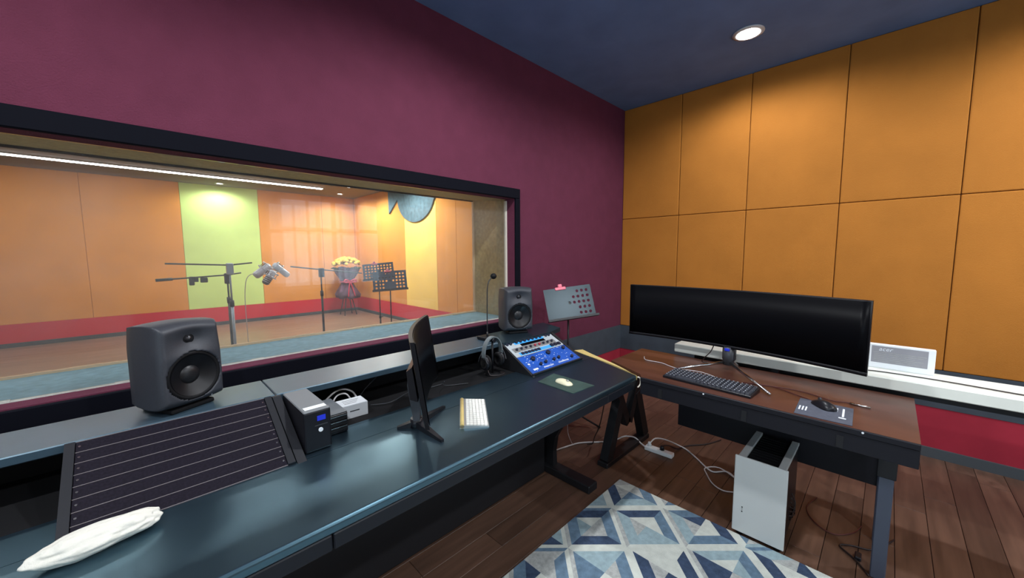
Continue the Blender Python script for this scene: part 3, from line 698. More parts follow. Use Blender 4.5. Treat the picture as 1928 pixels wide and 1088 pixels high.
# ------------------------------------------------------------------ headphones on a small stand
HX, HY = 1.425, 1.60
t = thing('headphone_stand', 'small black stand carrying the headphones beside the silver unit', 'stand', (HX, HY, ZD - .004), math.radians(2))
b = new_bm(); lathe(b, [(0, 0), (.042, 0), (.042, .006), (.02, .012), (0, .012)], (0,0,0), (0,0,1)); obj('base', b, 'spk_surround', t)
b = new_bm(); cyl(b, (0, 0, .01), (0, 0, .205), .006); obj('pole', b, 'black_plastic', t)
b = new_bm(); cyl(b, (0, -.02, .205), (0, .02, .205), .012, n=16); obj('cradle', b, 'black_plastic', t)
t = thing('headphones', 'black headphones with a grey band hanging on the small stand', 'headphones', (HX, HY, ZD + .012), math.radians(2)); t.scale = (.86, .86, .95)
b = new_bm(); prev = None
for i in range(33):
    a = PI * (-.10 + 1.20 * i / 32); cx, cz = .078 * math.cos(a), .118 + .098 * math.sin(a)
    ox, oz = .085 * math.cos(a), .118 + .105 * math.sin(a)
    R = [b.verts.new(p) for p in ((cx, -.016, cz), (ox, -.016, oz), (ox, .016, oz), (cx, .016, cz))]
    if prev:
        for k in range(4): b.faces.new((prev[k], prev[(k+1)%4], R[(k+1)%4], R[k]))
    else: b.faces.new(R)
    prev = R
b.faces.new(prev[::-1]); bmesh.ops.recalc_face_normals(b, faces=b.faces[:]); obj('headband', b, 'headband_grey', t, label='grey padded headband')
for s in (-1, 1):
    b = new_bm(); lathe(b, [(0, 0), (.036, 0), (.043, .006), (.043, .018), (.034, .024), (0, .024)], (s * .060, 0, .070), (s, 0, 0), 28); cup = obj('ear_cup', b, 'black_plastic', t)
    b = new_bm(); lathe(b, [(.018, 0), (.042, 0), (.045, -.010), (.038, -.018), (.020, -.018), (.018, 0)], (s * .060, 0, .070), (s, 0, 0), 28); obj('ear_pad', b, 'spk_surround', cup)
    b = new_bm(); lathe(b, [(0, .0245), (.022, .0245), (.026, .026), (.030, .0245)], (s * .060, 0, .070), (s, 0, 0), 28); obj('cup_ring', b, 'chrome', cup)
    for w in (-1, 1):
        b = new_bm(); tube(b, [(s * .082, w * .018, .128), (s * .090, w * .030, .100), (s * .086, w * .046, .072)], .003, 6); obj('yoke', b, 'grey_plastic', t)
b = new_bm(); tube(b, [(-.07, -.03, .03), (-.075, -.06, .006), (-.03, -.09, .004), (.03, -.085, .004), (.02, -.05, .004)], .0025, 6); obj('cord', b, 'dark_cable', t)

# gooseneck microphone
t = thing('gooseneck_microphone', 'thin black gooseneck microphone rising in front of the window', 'microphone', (1.562, 1.80, ZT))
b = new_bm(); box(b, -.045, .045, -.045, .055, 0, .022, bev=.006, seg=2); obj('base', b, 'black_plastic', t)
b = new_bm(); tube(b, [(0, 0, .02), (0, 0, .12), (.001, 0, .24), (.004, 0, .325), (.016, 0, .372), (.040, .0, .395)], .0035, 8); obj('gooseneck', b, 'stand_black', t)
b = new_bm(); sphere(b, (.058, 0, .405), .019, 20, 12, (1.15, 1, 1)); obj('windscreen', b, 'spk_surround', t)
b = new_bm(); cyl(b, (0, 0, .018), (0, 0, .05), .008, .005); obj('socket', b, 'stand_black', t)

# ------------------------------------------------------------------ music stands
def plate_mesh(bm, w, h, nx, nz, solid, margin=.02, th=.0022, r=.32):
    """perforated plate in local xz, holes where solid(i,j) is False, thickness along y"""
    cw, ch = (w - 2 * margin) / nx, (h - 2 * margin) / nz
    for i in range(nx):
        for j in range(nz):
            cx, cz = -w/2 + margin + (i + .5) * cw, -h/2 + margin + (j + .5) * ch
            sq = []; oc = []
            for k in range(8):
                a = 2 * PI * k / 8; c, s = math.cos(a), math.sin(a); m_ = max(abs(c), abs(s))
                sq.append((cx + c / m_ * cw / 2, cz + s / m_ * ch / 2)); rr = r * min(cw, ch); oc.append((cx + c * rr, cz + s * rr))
            for yv, fl in ((-th/2, False), (th/2, True)):
                S_ = [bm.verts.new((x, yv, z)) for x, z in sq]
                if solid(i, j):
                    f = bm.faces.new(S_ if not fl else S_[::-1])
                else:
                    O_ = [bm.verts.new((x, yv, z)) for x, z in oc]
                    for k in range(8):
                        q = (S_[k], S_[(k+1)%8], O_[(k+1)%8], O_[k]); bm.faces.new(q if not fl else q[::-1])
            if not solid(i, j):
                A = [bm.verts.new((x, -th/2, z)) for x, z in oc]; B = [bm.verts.new((x, th/2, z)) for x, z in oc]
                for k in range(8): bm.faces.new((A[k], A[(k+1)%8], B[(k+1)%8], B[k]))
    for x0, x1, z0, z1 in ((-w/2, w/2, -h/2, -h/2 + margin), (-w/2, w/2, h/2 - margin, h/2), (-w/2, -w/2 + margin, -h/2 + margin, h/2 - margin), (w/2 - margin, w/2, -h/2 + margin, h/2 - margin)):
        box(bm, x0, x1, -th/2, th/2, z0, z1)
    bmesh.ops.remove_doubles(bm, verts=bm.verts, dist=1e-5)
    return bm
def music_stand(loc, rz, zc, w, h, tilt, roll, label, plate_mt, clip=None, leg_rot=0.3, solid=lambda i, j: False, nx=9, nz=5, group=None):
    t = thing('music_stand', label, 'music stand', loc, rz, group)
    R = Matrix.Translation((0, 0, zc)) @ Matrix.Rotation(roll, 4, 'Y') @ Matrix.Rotation(tilt, 4, 'X')
    b = new_bm(); plate_mesh(b, w, h, nx, nz, solid); bmesh.ops.transform(b, matrix=R, verts=b.verts[:]); pl = obj('plate', b, plate_mt, t)
    b = new_bm(); box(b, -w/2 - .01, w/2 + .01, -.045, .0, -h/2 - .005, -h/2, M=R); box(b, -w/2 - .01, w/2 + .01, -.047, -.044, -h/2 - .005, -h/2 + .012, M=R); obj('ledge', b, 'stand_black', t)
    b = new_bm(); cyl(b, (0, .035, .35), (0, .035, zc - .02), .008); obj('upper_pole', b, 'stand_black', t)
    b = new_bm(); cyl(b, (0, .035, .10), (0, .035, .52), .012); obj('lower_pole', b, 'stand_black', t)
    b = new_bm(); cyl(b, (0, .035, .50), (0, .035, .54), .017); cyl(b, (0, .035, .52), (.04, .035, .52), .007); obj('clamp', b, 'stand_black', t)
    b = new_bm(); box(b, -.03, .03, .004, .045, -.03, .03, M=R); obj('bracket', b, 'stand_black', t)
    for k in range(3):
        a = leg_rot + k * 2 * PI / 3; c, s = math.cos(a), math.sin(a)
        b = new_bm(); tube(b, [(0, .035, .16), (c * .12, .035 + s * .12, .09), (c * .26, .035 + s * .26, .012)], .008, 8, sub=1); lg = obj('leg', b, 'stand_black', t)
        b = new_bm(); sphere(b, (c * .26, .035 + s * .26, .012), .012, 10, 6); obj('rubber_foot', b, 'spk_surround', lg)
    if clip is not None:
        b = new_bm()
        box(b, clip - .045, clip + .045, -.010, .010, h/2 - .018, h/2 + .006, bev=.004, M=R); box(b, clip - .016, clip + .016, -.012, .012, h/2 + .004, h/2 + .030, bev=.004, M=R)
        o = obj('clip', b, 'pink'); o.location = loc; o.rotation_euler = (0, 0, rz); o.name = 'paper_clip'
        return t, o
    return t, None
cam_face = math.radians(-45 - 8)
t, c_ = music_stand((2.455, 1.81, 0), math.radians(-36), 1.05, .395, .265, math.radians(-20), math.radians(-6.5), 'black music stand with perforated plate between desk end and purple wall', 'stand_plate', clip=-.055, leg_rot=-.35,
    solid=lambda i, j: i < 4 or (i == 4 and j not in (2,)) or (i == 5 and j in (0, 1, 4)))
tag(c_, 'pink clip on top of the music stand by the purple wall', 'clip')

# ------------------------------------------------------------------ brown table with its legs
TX0, TX1, TY0, TY1 = 1.962, 2.585, -.12, 1.25
tb = thing('brown_table', 'dark brown table with black frame below the orange wall', 'table', (0, 0, 0))
b = new_bm(); prism(b, [(TX0 + .012, TY0), (TX1, TY0), (TX1, TY1), (2.155, TY1), (2.022, .985), (TX0 + .012, .955)], 2, ZD - .022, ZD); obj('top', b, 'brown_top', tb)
b = new_bm(); box(b, TX0, TX0 + .012, TY0, .955, ZD - .024, ZD + .001, bev=.003); obj('edge_band', b, 'apron', tb)
b = new_bm(); box(b, TX0 + .004, TX0 + .022, TY0, .955, ZD - .095, ZD - .024, bev=.002); ap = obj('apron', b, 'apron', tb)
for y in (.62, .035):
    b = new_bm(); cyl(b, (TX0 - .001, y, ZD - .006), (TX0 + .004, y, ZD - .006), .004, n=10); obj('screw', b, 'label_white', tb)
for y in (.84, .44, .10):
    b = new_bm(); box(b, TX0 + .0, TX0 + .004, y - .011, y + .011, ZD - .090, ZD - .040); obj('bracket', b, 'leg_black', ap)
b = new_bm(); box(b, 2.535, 2.55, TY0 + .05, .955, .283, ZD - .03, bev=.002); obj('modesty_panel', b, 'apron', tb)
b = new_bm(); box(b, TX1 - .02, TX1 - .002, TY0, TY1 - .1, ZD - .095, ZD - .024); obj('rear_rail', b, 'apron', tb)
# M shaped end frame on the left
def bar(bm, x0, z0, x1, z1, wd, y0, y1):
    d = Vector((x1 - x0, z1 - z0)); nrm = Vector((-d.y, d.x)).normalized() * wd / 2
    prism(bm, [(x0 + nrm.x, z0 + nrm.y), (x1 + nrm.x, z1 + nrm.y), (x1 - nrm.x, z1 - nrm.y), (x0 - nrm.x, z0 - nrm.y)], 1, y0, y1)
ef = new_bm(); box(ef, 2.14, 2.76, 1.255, 1.335, 0, .035, bev=.004); ef = obj('end_frame', ef, 'leg_black', tb)
for a in ((2.19, .03, 2.345, .42), (2.73, .03, 2.585, .42)):
    b = new_bm(); bar(b, *a, .075, 1.265, 1.325); obj('leg', b, 'leg_black', ef)
for a in ((2.20, .70, 2.455, .215), (2.70, .70, 2.475, .215)):
    b = new_bm(); bar(b, *a, .06, 1.27, 1.32); obj('brace', b, 'leg_black', ef)
for x, y in ((2.225, -.045), (2.52, -.045)):
    b = new_bm(); box(b, x, x + .05, y - .025, y + .025, 0, ZD - .024, bev=.004); lg = obj('leg', b, 'leg_grey', tb)
    b = new_bm(); box(b, x - .006, x + .056, y - .031, y + .031, .475, ZD - .025, bev=.003); obj('leg_bracket', b, 'leg_black', lg)

# white board bench behind the table
t = thing('white_bench', 'long white slab bench behind the brown table', 'bench', (2.595, 0, 0))
b = new_bm(); box(b, 0, .27, -.9, 1.02, .768, .824, bev=.004); obj('top', b, 'white_board', t)
for y in (-.75, .425):
    for x in (.03, .21):
        b = new_bm(); box(b, x, x + .035, y, y + .035, 0, .768); obj('leg', b, 'leg_black', t)
b = new_bm(); box(b, .10, .25, -.8, .92, .72, .766); obj('under_rail', b, 'leg_black', t)
# white box sign with the maker's name standing on the bench
t = thing('display_card', 'white framed card with a grey printed panel on the white bench', 'card', (2.80, 0, .824))
b = new_bm(); box(b, 0, .035, -.19, .062, 0, .128, bev=.002); obj('frame', b, 'label_white', t)
b = new_bm(); box(b, -.0012, .0005, -.165, .043, .030, .119); obj('printed_panel', b, 'card_grey', t)
MR = Matrix.Rotation(-PI/2, 4, 'Z') @ Matrix.Rotation(PI/2, 4, 'X')
lettering('acer', .030, Matrix.Translation((-.0016, -.010, .104)) @ MR, 'print', t, shear=.25)
b = new_bm(); box(b, -.0020, -.0012, -.160, .040, .0855, .0870)
for k in range(5): box(b, -.0018, -.0012, -.15 + .03 * (k % 2), .032, .076 - k * .0095, .0775 - k * .0095)
obj('printed_lines', b, 'rug_grey', t, kind='stuff')
cable('black_cable', [(2.66, -.9, .828), (2.67, -.5, .828), (2.70, -.2, .829), (2.69, .03, .829), (2.62, .12, .830)], .003, 'dark_cable', 'black cable lying on the white bench before the card')

# ------------------------------------------------------------------ ultrawide monitor
ml_, mr_ = Vector((2.43, 1.272, 0)), Vector((2.315, .044, 0)); mc = (ml_ + mr_) / 2; d = (mr_ - ml_).normalized()
t = thing('ultrawide_monitor', 'very wide black curved monitor on a tripod foot on the brown table', 'monitor', (mc.x, mc.y, ZD), math.atan2(d.y, d.x))
UW = (mr_ - ml_).length
b = new_bm(); curved_panel(b, UW, 0, .133, .480, .075, .022, n=36); obj('housing', b, 'bezel', t)
b = new_bm(); curved_panel(b, UW - .012, -.0015, .152, .474, .075, .003, n=36); obj('screen', b, 'screen', t)
b = new_bm(); curved_panel(b, UW, -.004, .133, .150, .075, .004, n=36); obj('lower_bezel', b, 'bezel', t)
b = new_bm(); box(b, -.035, .035, .085, .125, .055, .32, bev=.01, seg=2); obj('neck', b, 'black_plastic', t)
b = new_bm(); cyl(b, (0, .098, .03), (0, .098, .14), .030, .034, 24); hub = obj('hub', b, 'grey_plastic', t)
b = new_bm(); box(b, -.012, .016, .060, .068, .118, .134, bev=.003); obj('status_light', b, 'blue_led', hub)
inv = Matrix.Rotation(-math.atan2(d.y, d.x), 4, 'Z') @ Matrix.Translation((-mc.x, -mc.y, 0))
for e in (Vector((2.225, .865, 0)), Vector((2.145, .378, 0))):
    q = inv @ e; b = new_bm(); p = Vector((0, .098, .048)); q = Vector((q.x, q.y, .010))
    cyl(b, p, q, .0095, .0065, 12); lg = obj('leg', b, 'chrome', t)
    b = new_bm(); sphere(b, q, .0075, 10, 8, (1, 1, .9)); obj('foot_tip', b, 'chrome', lg)
b = new_bm(); tube(b, [(0, .11, .05), (.01, .16, .03), (.02, .19, .007)], .008, 10); obj('rear_leg', b, 'chrome', t)
b = new_bm(); tube(b, [(-.08, .085, .14), (-.10, .09, .09), (-.14, .10, .04), (-.16, .12, .006), (-.1, .15, .006)], .003, 6); obj('power_cord', b, 'dark_cable', t)

# black keyboard
kl = [Vector((2.047, .852)), Vector((2.036, .424))]
t = thing('black_keyboard', 'full size black keyboard in front of the wide monitor', 'keyboard', (2.118, .645, ZD), math.radians(-90 - 3))
KL, KW = .435, .150
b = new_bm(); prism(b, [(-KW/2, 0), (KW/2, 0), (KW/2, .022), (-KW/2, .013)], 0, -KL/2, KL/2)
bmesh.ops.bevel(b, geom=b.edges[:], offset=.002, segments=1, affect='EDGES'); obj('body', b, 'black_plastic', t)
b = new_bm()
for r in range(6):
    kh = (KW - .018) / 6; y0 = -KW/2 + .008 + r * kh; zz = .013 + .009 * (y0 + KW/2) / KW
    x = -KL/2 + .008; i = 0
    while x < KL/2 - .016:
        w = .0175
        if r == 0 and 3 <= i <= 3: w = .11
        if abs(x - (KL/2 - .145)) < .009 or abs(x - (KL/2 - .088)) < .009: x += .006
        x1 = min(x + w, KL/2 - .008)
        kz = zz + .0075
        A = [b.verts.new(v) for v in ((x, y0, zz), (x1, y0, zz), (x1, y0 + kh - .003, zz + .001), (x, y0 + kh - .003, zz + .001))]
        B = [b.verts.new(v) for v in ((x + .002, y0 + .0025, kz), (x1 - .002, y0 + .0025, kz), (x1 - .002, y0 + kh - .005, kz + .001), (x + .002, y0 + kh - .005, kz + .001))]
        b.faces.new(B)
        for k in range(4): b.faces.new((A[k], A[(k+1)%4], B[(k+1)%4], B[k]))
        x = x1 + .0022; i += 1
k_ = obj('keys', b, 'key_black', t); k_['kind'] = 'stuff'
b = new_bm()
random.seed(11)
for r in range(6):
    kh = (KW - .018) / 6; y0 = -KW/2 + .008 + r * kh; zz = .013 + .009 * (y0 + KW/2) / KW + .0088
    for i in range(20):
        x = -KL/2 + .013 + i * .0203
        if r == 0 and 3 <= i <= 9: continue
        box(b, x, x + .004, y0 + .008, y0 + .012, zz, zz + .0006)
k_ = obj('key_legends', b, 'print', t); k_['kind'] = 'stuff'
b = new_bm(); tube(b, [(0, KW/2, .012), (.02, KW/2 + .03, .005), (-.1, KW/2 + .09, .004), (-.24, KW/2 + .06, .004), (-.35, KW/2 + .10, .004), (-.45, KW/2 + .09, .004), (-.50, KW/2 + .16, .004)], .0022, 6); obj('cord', b, 'white_cable', t)
tag_ = None

# grey mouse mat with print, dark mouse
t = thing('printed_mouse_mat', 'grey mouse mat with white print near the right table corner', 'mouse mat', (2.098, .166, ZD), math.radians(-90 + 2))
b = new_bm(); box(b, -.095, .095, -.112, .112, 0, .004, bev=.0015); obj('cloth', b, 'pad_grey', t)
b = new_bm()
box(b, .060, .067, -.035, .075, .004, .0044); box(b, .050, .074, -.058, -.046, .004, .0044); box(b, .040, .045, .020, .070, .004, .0044)
for k in range(3): box(b, -.086 + k * .0115, -.0805 + k * .0115, -.055, .000, .004, .0044)
obj('print', b, 'print', t)
mouse((2.148, .172, ZD + .004), math.radians(-49), 'black_plastic', 'dark_mouse', 'glossy black mouse on the grey printed mat', L=.115, Wd=.064, H=.034)
cable('mouse_cable', [(2.19, .20, ZD + .004), (2.24, .28, ZD + .003), (2.30, .40, ZD + .003), (2.26, .52, ZD + .003), (2.32, .30, ZD + .003), (2.27, .16, ZD + .003), (2.29, .10, ZD + .003), (2.275, .045, ZD + .004)], .0022, 'red_cable', 'dark red cable looping behind the grey mouse mat')
b = new_bm(); tube(b, [(2.278, .092, ZD + .006), (2.268, .022, ZD + .006)], .005, 8, sub=1); tag(obj('cable_plug', b, 'chrome'), 'small metal plug at the end of the dark red cable', 'plug')

# ------------------------------------------------------------------ computer tower
t = thing('computer_tower', 'silver computer tower standing on the rug edge below the table', 'computer', (2.09, .386, .0), 0)
b = new_bm(); box(b, 0, .012, -.111, .111, .022, .425, bev=.003); obj('front_panel', b, 'alu_matte', t)
b = new_bm(); box(b, .012, .38, -.092, .092, .022, .405, bev=.002); obj('body', b, 'black_plastic', t)
for s in (-1, 1):
    b = new_bm(); box(b, .012, .37, min(s * .092, s * .098), max(s * .092, s * .098), .03, .40, bev=.001); obj('side_panel', b, 'black_plastic', t)
    b = new_bm(); box(b, .012, .38, (.068 if s > 0 else -.100), (.100 if s > 0 else -.068), .405, .421, bev=.002); obj('top_rail', b, 'alu_matte', t)
b = new_bm(); box(b, .014, .38, -.067, .067, .404, .409)
for k in range(11): box(b, .04 + k * .03, .055 + k * .03, -.06, .06, .409, .411)
obj('top_vent', b, 'spk_surround', t)
for z in (.135, .158):
    b = new_bm(); box(b, -.0015, .001, .066, .071, z, z + .006); obj('port', b, 'leg_black', t)
b = new_bm(); box(b, -.0015, .001, .067, .070, .149, .152); obj('port', b, 'grey_plastic', t)
for x in (.03, .36):
    for y in (-.08, .08):
        b = new_bm(); cyl(b, (x, y, 0), (x, y, .022), .016, n=14); obj('foot', b, 'spk_surround', t)
b = new_bm()
for k in range(6): tube(b, [(.24 - .01 * k, -.098, .20 - .02 * k), (.24, -.116, .15 - .012 * k), (.22 + .01 * k, -.100, .06 + .01 * k)], .003, 6)
cb = obj('cable_bundle', b, 'dark_cable', t); cb['kind'] = 'stuff'

# ------------------------------------------------------------------ rug with diamond lattice
RX0, RX1, RY0, RY1, RZ = -.6, 2.09, -1.4, 1.135, .008
rug = thing('patterned_rug', 'blue, grey and white geometric rug on the dark floor', 'rug', (0, 0, 0))
b = new_bm(); box(b, RX0, RX1, RY0, RY1, 0, RZ - .0006, bev=.002); obj('backing', b, 'rug_edge', rug)
random.seed(21)
b = new_bm(); A_ = .2045; side = A_ * math.sqrt(2)
e1 = Vector((1, -1, 0)).normalized(); e2 = Vector((1, 1, 0)).normalized(); org = Vector((1.81, 1.03, 0))
IDX = {'white': 0, 'grey': 1, 'pale': 2, 'blue': 3, 'navy': 4}
def poly(o_, pts, c):
    f = b.faces.new([b.verts.new(o_ + e1 * p[0] + e2 * p[1] + Vector((0, 0, RZ))) for p in pts]); f.material_index = IDX[c]
    if f.normal.z < 0: f.normal_flip()
g = .021; w_ = .056; Sd = side
pal = ['navy', 'blue', 'blue', 'pale', 'grey', 'navy', 'pale', 'white']
for i in range(-12, 10):
    for j in range(-14, 8):
        o_ = org + e1 * (i * Sd) + e2 * (j * Sd); c0 = o_ + (e1 + e2) * (Sd / 2)
        if not (RX0 - .3 < c0.x < RX1 + .3 and RY0 - .3 < c0.y < RY1 + .3): continue
        a0, a1 = g, Sd - g; b0, b1 = g + w_, Sd - g - w_; mdl = Sd / 2
        # lattice strips: one white half, one tinted half
        poly(o_, [(0, 0), (Sd, 0), (a1, g), (a0, g)], random.choice(['white', 'white', 'pale'])); poly(o_, [(0, 0), (a0, g), (a0, a1), (0, Sd)], random.choice(['white', 'white', 'grey']))
        poly(o_, [(Sd, 0), (Sd, Sd), (a1, a1), (a1, g)], 'white'); poly(o_, [(0, Sd), (a0, a1), (a1, a1), (Sd, Sd)], random.choice(['white', 'white', 'blue', 'white']))
        cs = [random.choice(['navy', 'navy', 'blue']), random.choice(['blue', 'pale', 'navy']), random.choice(['pale', 'blue']), random.choice(['pale', 'blue', 'grey', 'white'])]; random.shuffle(cs)
        poly(o_, [(a0, a0), (a1, a0), (b1, b0), (b0, b0)], cs[0]); poly(o_, [(a1, a0), (a1, a1), (b1, b1), (b1, b0)], cs[1])
        poly(o_, [(a1, a1), (a0, a1), (b0, b1), (b1, b1)], cs[2]); poly(o_, [(a0, a1), (a0, a0), (b0, b0), (b0, b1)], cs[3])
        inn = random.sample(['white', 'grey', 'white', 'grey', 'pale'], 4)
        if random.random() < .45: inn[random.randrange(4)] = random.choice(['navy', 'blue'])
        m2 = (mdl, mdl)
        poly(o_, [(b0, b0), (b1, b0), m2], inn[0]); poly(o_, [(b1, b0), (b1, b1), m2], inn[1]); poly(o_, [(b1, b1), (b0, b1), m2], inn[2]); poly(o_, [(b0, b1), (b0, b0), m2], inn[3])
for co, no in (((RX0, 0, 0), (-1, 0, 0)), ((RX1, 0, 0), (1, 0, 0)), ((0, RY0, 0), (0, -1, 0)), ((0, RY1, 0), (0, 1, 0))):
    bmesh.ops.bisect_plane(b, geom=b.verts[:] + b.edges[:] + b.faces[:], plane_co=co, plane_no=no, clear_outer=True)
obj('woven_pattern', b, ['rug_white', 'rug_grey', 'rug_pale', 'rug_blue', 'rug_navy'], rug)

# ------------------------------------------------------------------ power strip and floor cables
sd = Vector((2.59 - 2.58, 1.01 - 1.195, 0)).normalized()
t = thing('power_strip', 'white power strip with a black plug on the brown floor', 'power strip', (2.588, 1.10, 0), math.atan2(sd.y, sd.x))
b = new_bm(); box(b, -.10, .10, -.026, .026, 0, .030, bev=.007, seg=3); obj('body', b, 'white_plastic', t)
for k in range(4):
    b = new_bm(); cyl(b, (-.072 + k * .045, 0, .0295), (-.072 + k * .045, 0, .0312), .016, n=18); obj('socket', b, 'label_white', t)
b = new_bm(); cyl(b, (.02, .004, .031), (.02, .004, .062), .017, .012, 14); obj('plug', b, 'black_plastic', t, label='black plug')
b = new_bm(); cyl(b, (-.072, .004, .031), (-.072, .004, .058), .016, .010, 14); obj('plug', b, 'white_plastic', t, label='white plug')
cable('white_floor_cable', [(1.97, 1.66, .005), (2.09, 1.65, .006), (2.22, 1.617, .006), (2.29, 1.59, .008), (2.36, 1.54, .006), (2.44, 1.47, .006), (2.50, 1.41, .018), (2.56, 1.36, .045), (2.60, 1.30, .045), (2.592, 1.24, .02), (2.582, 1.205, .015)], .0055, 'white_cable', 'white cable from the desk leg to the power strip')
cable('white_floor_cable', [(2.585, 1.165, .056), (2.64, 1.15, .075), (2.72, 1.10, .05), (2.775, 1.03, .012), (2.76, .96, .006), (2.69, .87, .006), (2.63, .80, .006), (2.60, .74, .006), (2.66, .68, .008), (2.62, .62, .012), (2.52, .52, .012)], .005, 'white_cable', 'white cable from the power strip to the computer')
cable('white_floor_cable', [(2.50, .505, .02), (2.60, .60, .012), (2.66, .72, .016), (2.60, .79, .012), (2.54, .76, .006), (2.46, .70, .006), (2.43, .63, .006), (2.47, .56, .008), (2.49, .52, .012)], .0038, 'white_cable', 'thin white cable coiled beside the computer')
cable('dark_floor_cable', [(2.590, 1.085, .058), (2.63, 1.05, .06), (2.72, 1.02, .012), (2.83, .99, .006), (2.95, .90, .006), (3.10, .84, .006)], .0045, 'dark_cable', 'dark cable from the black plug along the floor')
cable('hanging_cable', [(2.27, 1.35, .70), (2.255, 1.35, .45), (2.27, 1.40, .22), (2.30, 1.46, .10), (2.32, 1.49, .03), (2.31, 1.53, .012)], .0042, 'dark_cable', 'black cable hanging from the table end frame to the floor')
cable('thin_white_cable', [(2.19, 1.66, .60), (2.185, 1.655, .45), (2.20, 1.64, .25), (2.205, 1.63, .10), (2.235, 1.61, .01)], .002, 'white_cable', 'thin pale cable dropping from the desk to the floor')
cable('red_floor_cable', [(2.62, .02, .004), (2.52, .05, .004), (2.44, .12, .004), (2.48, .20, .004), (2.60, .25, .004), (2.75, .22, .004)], .0028, 'red_cable', 'dark red cable curled on the floor right of the computer')
cable('dark_floor_cable', [(2.22, -.02, .005), (2.30, .03, .005), (2.36, .09, .005), (2.40, .05, .005), (2.44, -.03, .005), (2.60, -.10, .005)], .004, 'dark_cable', 'black cable on the floor beside the grey table leg')
b = new_bm(); box(b, 2.30, 2.35, .010, .034, .0, .020, bev=.004); tag(obj('cable_connector', b, 'black_plastic'), 'black cable connector lying near the grey table leg', 'connector')

# ------------------------------------------------------------------ things in the recording room
def mic_stand(loc, z, boom_a, boom_b, label, mt, boom_mt, group=None, weight=False, legs=0.4):
    """pole at loc, boom from boom_a to boom_b given in local (x, y, z)"""
    t = thing('microphone_stand', label, 'microphone stand', loc, 0, group)
    b = new_bm(); cyl(b, (0, 0, .12), (0, 0, .95), .014); obj('lower_pole', b, mt, t)
    b = new_bm(); cyl(b, (0, 0, .90), (0, 0, z - .02), .009); obj('upper_pole', b, mt, t)
    b = new_bm(); cyl(b, (0, 0, .90), (0, 0, .97), .020); obj('pole_clamp', b, 'stand_black', t)
    b = new_bm(); tube(b, [boom_a, (0, -.02, z), boom_b], .008, 8, sub=1); obj('boom', b, boom_mt, t)
    b = new_bm(); box(b, -.03, .03, -.05, .01, z - .10, z + .02, bev=.008, seg=2); obj('boom_clamp', b, mt if mt == 'steel' else 'stand_black', t)
    if weight:
        p = Vector(boom_a); q = Vector((0, -.02, z)); b = new_bm(); cyl(b, p, p + (q - p) * .22, .016, n=10); obj('grip', b, boom_mt, t)
        c = p + (q - p) * .52
        b = new_bm(); box(b, c.x - .05, c.x - .005, c.y - .02, c.y + .02, c.z - .085, c.z + .01, bev=.006); box(b, c.x - .005, c.x + .03, c.y - .012, c.y + .012, c.z - .05, c.z, bev=.004); box(b, c.x + .045, c.x + .11, c.y - .012, c.y + .012, c.z - .06, c.z - .005, bev=.006); obj('cable_clips', b, boom_mt, t)
    for k in range(3):
        a = legs + k * 2 * PI / 3; c, s = math.cos(a), math.sin(a)
        b = new_bm(); tube(b, [(0, 0, .20), (c * .34, s * .34, .015)], .009, 8, sub=1); obj('leg', b, mt, t)
    return t
mic_stand((.684, 4.94, 0), 1.345, (-.502, -.02, 1.372), (.20, -.02, 1.366), 'pale steel microphone stand with level boom, nearest the window', 'steel', 'boom_dark')
mic_stand((.715, 5.35, 0), 1.225, (-.60, -.02, 1.195), (.13, -.02, 1.245), 'dark microphone stand with clips on its lower boom', 'boom_dark', 'boom_dark', weight=True, legs=1.1)
mic_stand((1.718, 5.34, 0), 1.252, (-.36, -.02, 1.302), (.54, -.02, 1.182), 'black microphone stand with sloping boom before the flowers', 'stand_black', 'boom_dark', legs=.8)
def microphone(name, p, q, r, grill, label):
    """studio microphone in a shock mount from p to q"""
    p, q = Vector(p), Vector(q); d = (q - p); L_ = d.length; dn = d.normalized()
    t = thing(name, label, 'microphone', p)
    b = new_bm(); lathe(b, [(0, 0), (r * .7, 0), (r, .02), (r, L_ * .5)], (0,0,0), dn, 20); obj('body', b, 'mic_silver', t)
    b = new_bm(); lathe(b, [(r, L_ * .5), (r * 1.05, L_ * .52), (r * 1.05, L_ * .9), (r * .7, L_), (0, L_)], (0,0,0), dn, 20); gr = obj('grille', b, grill, t)
    for k in range(3):
        b = new_bm(); lathe(b, [(r * 1.02, L_ * (.58 + .12 * k)), (r * 1.10, L_ * (.58 + .12 * k) + .004), (r * 1.02, L_ * (.58 + .12 * k) + .008)], (0,0,0), dn, 20); obj('grille_band', b, 'mic_silver', gr)
    for k in (.12, .42):
        b = new_bm(); u, v = basis(dn); c = dn * (L_ * k)
        tube(b, [c + u * (r * 1.7 * math.cos(a)) + v * (r * 1.7 * math.sin(a)) for a in [2 * PI * i / 20 for i in range(21)]], .005, 6, sub=1); obj('mount_ring', b, 'mic_silver', t)
    b = new_bm(); u, v = basis(dn)
    for i in range(4):
        a = PI / 4 + i * PI / 2; o_ = u * (r * 1.7 * math.cos(a)) + v * (r * 1.7 * math.sin(a)); cyl(b, dn * (L_ * .12) + o_, dn * (L_ * .42) + o_, .004, n=6)
    obj('mount_bars', b, 'stand_black', t)
    return t
microphone('studio_microphone', (1.05, 4.92, 1.335), (.90, 4.92, 1.215), .040, 'mic_silver', 'bright silver microphone in a ring mount at the boom tip')
microphone('studio_microphone', (1.055, 4.78, 1.275), (.96, 4.78, 1.135), .036, 'mic_grill', 'grey ribbed microphone hanging lowest of the three')
microphone('studio_microphone', (1.09, 4.94, 1.345), (1.235, 4.94, 1.205), .032, 'mic_silver', 'white microphone tilted towards the right, rightmost of the three')
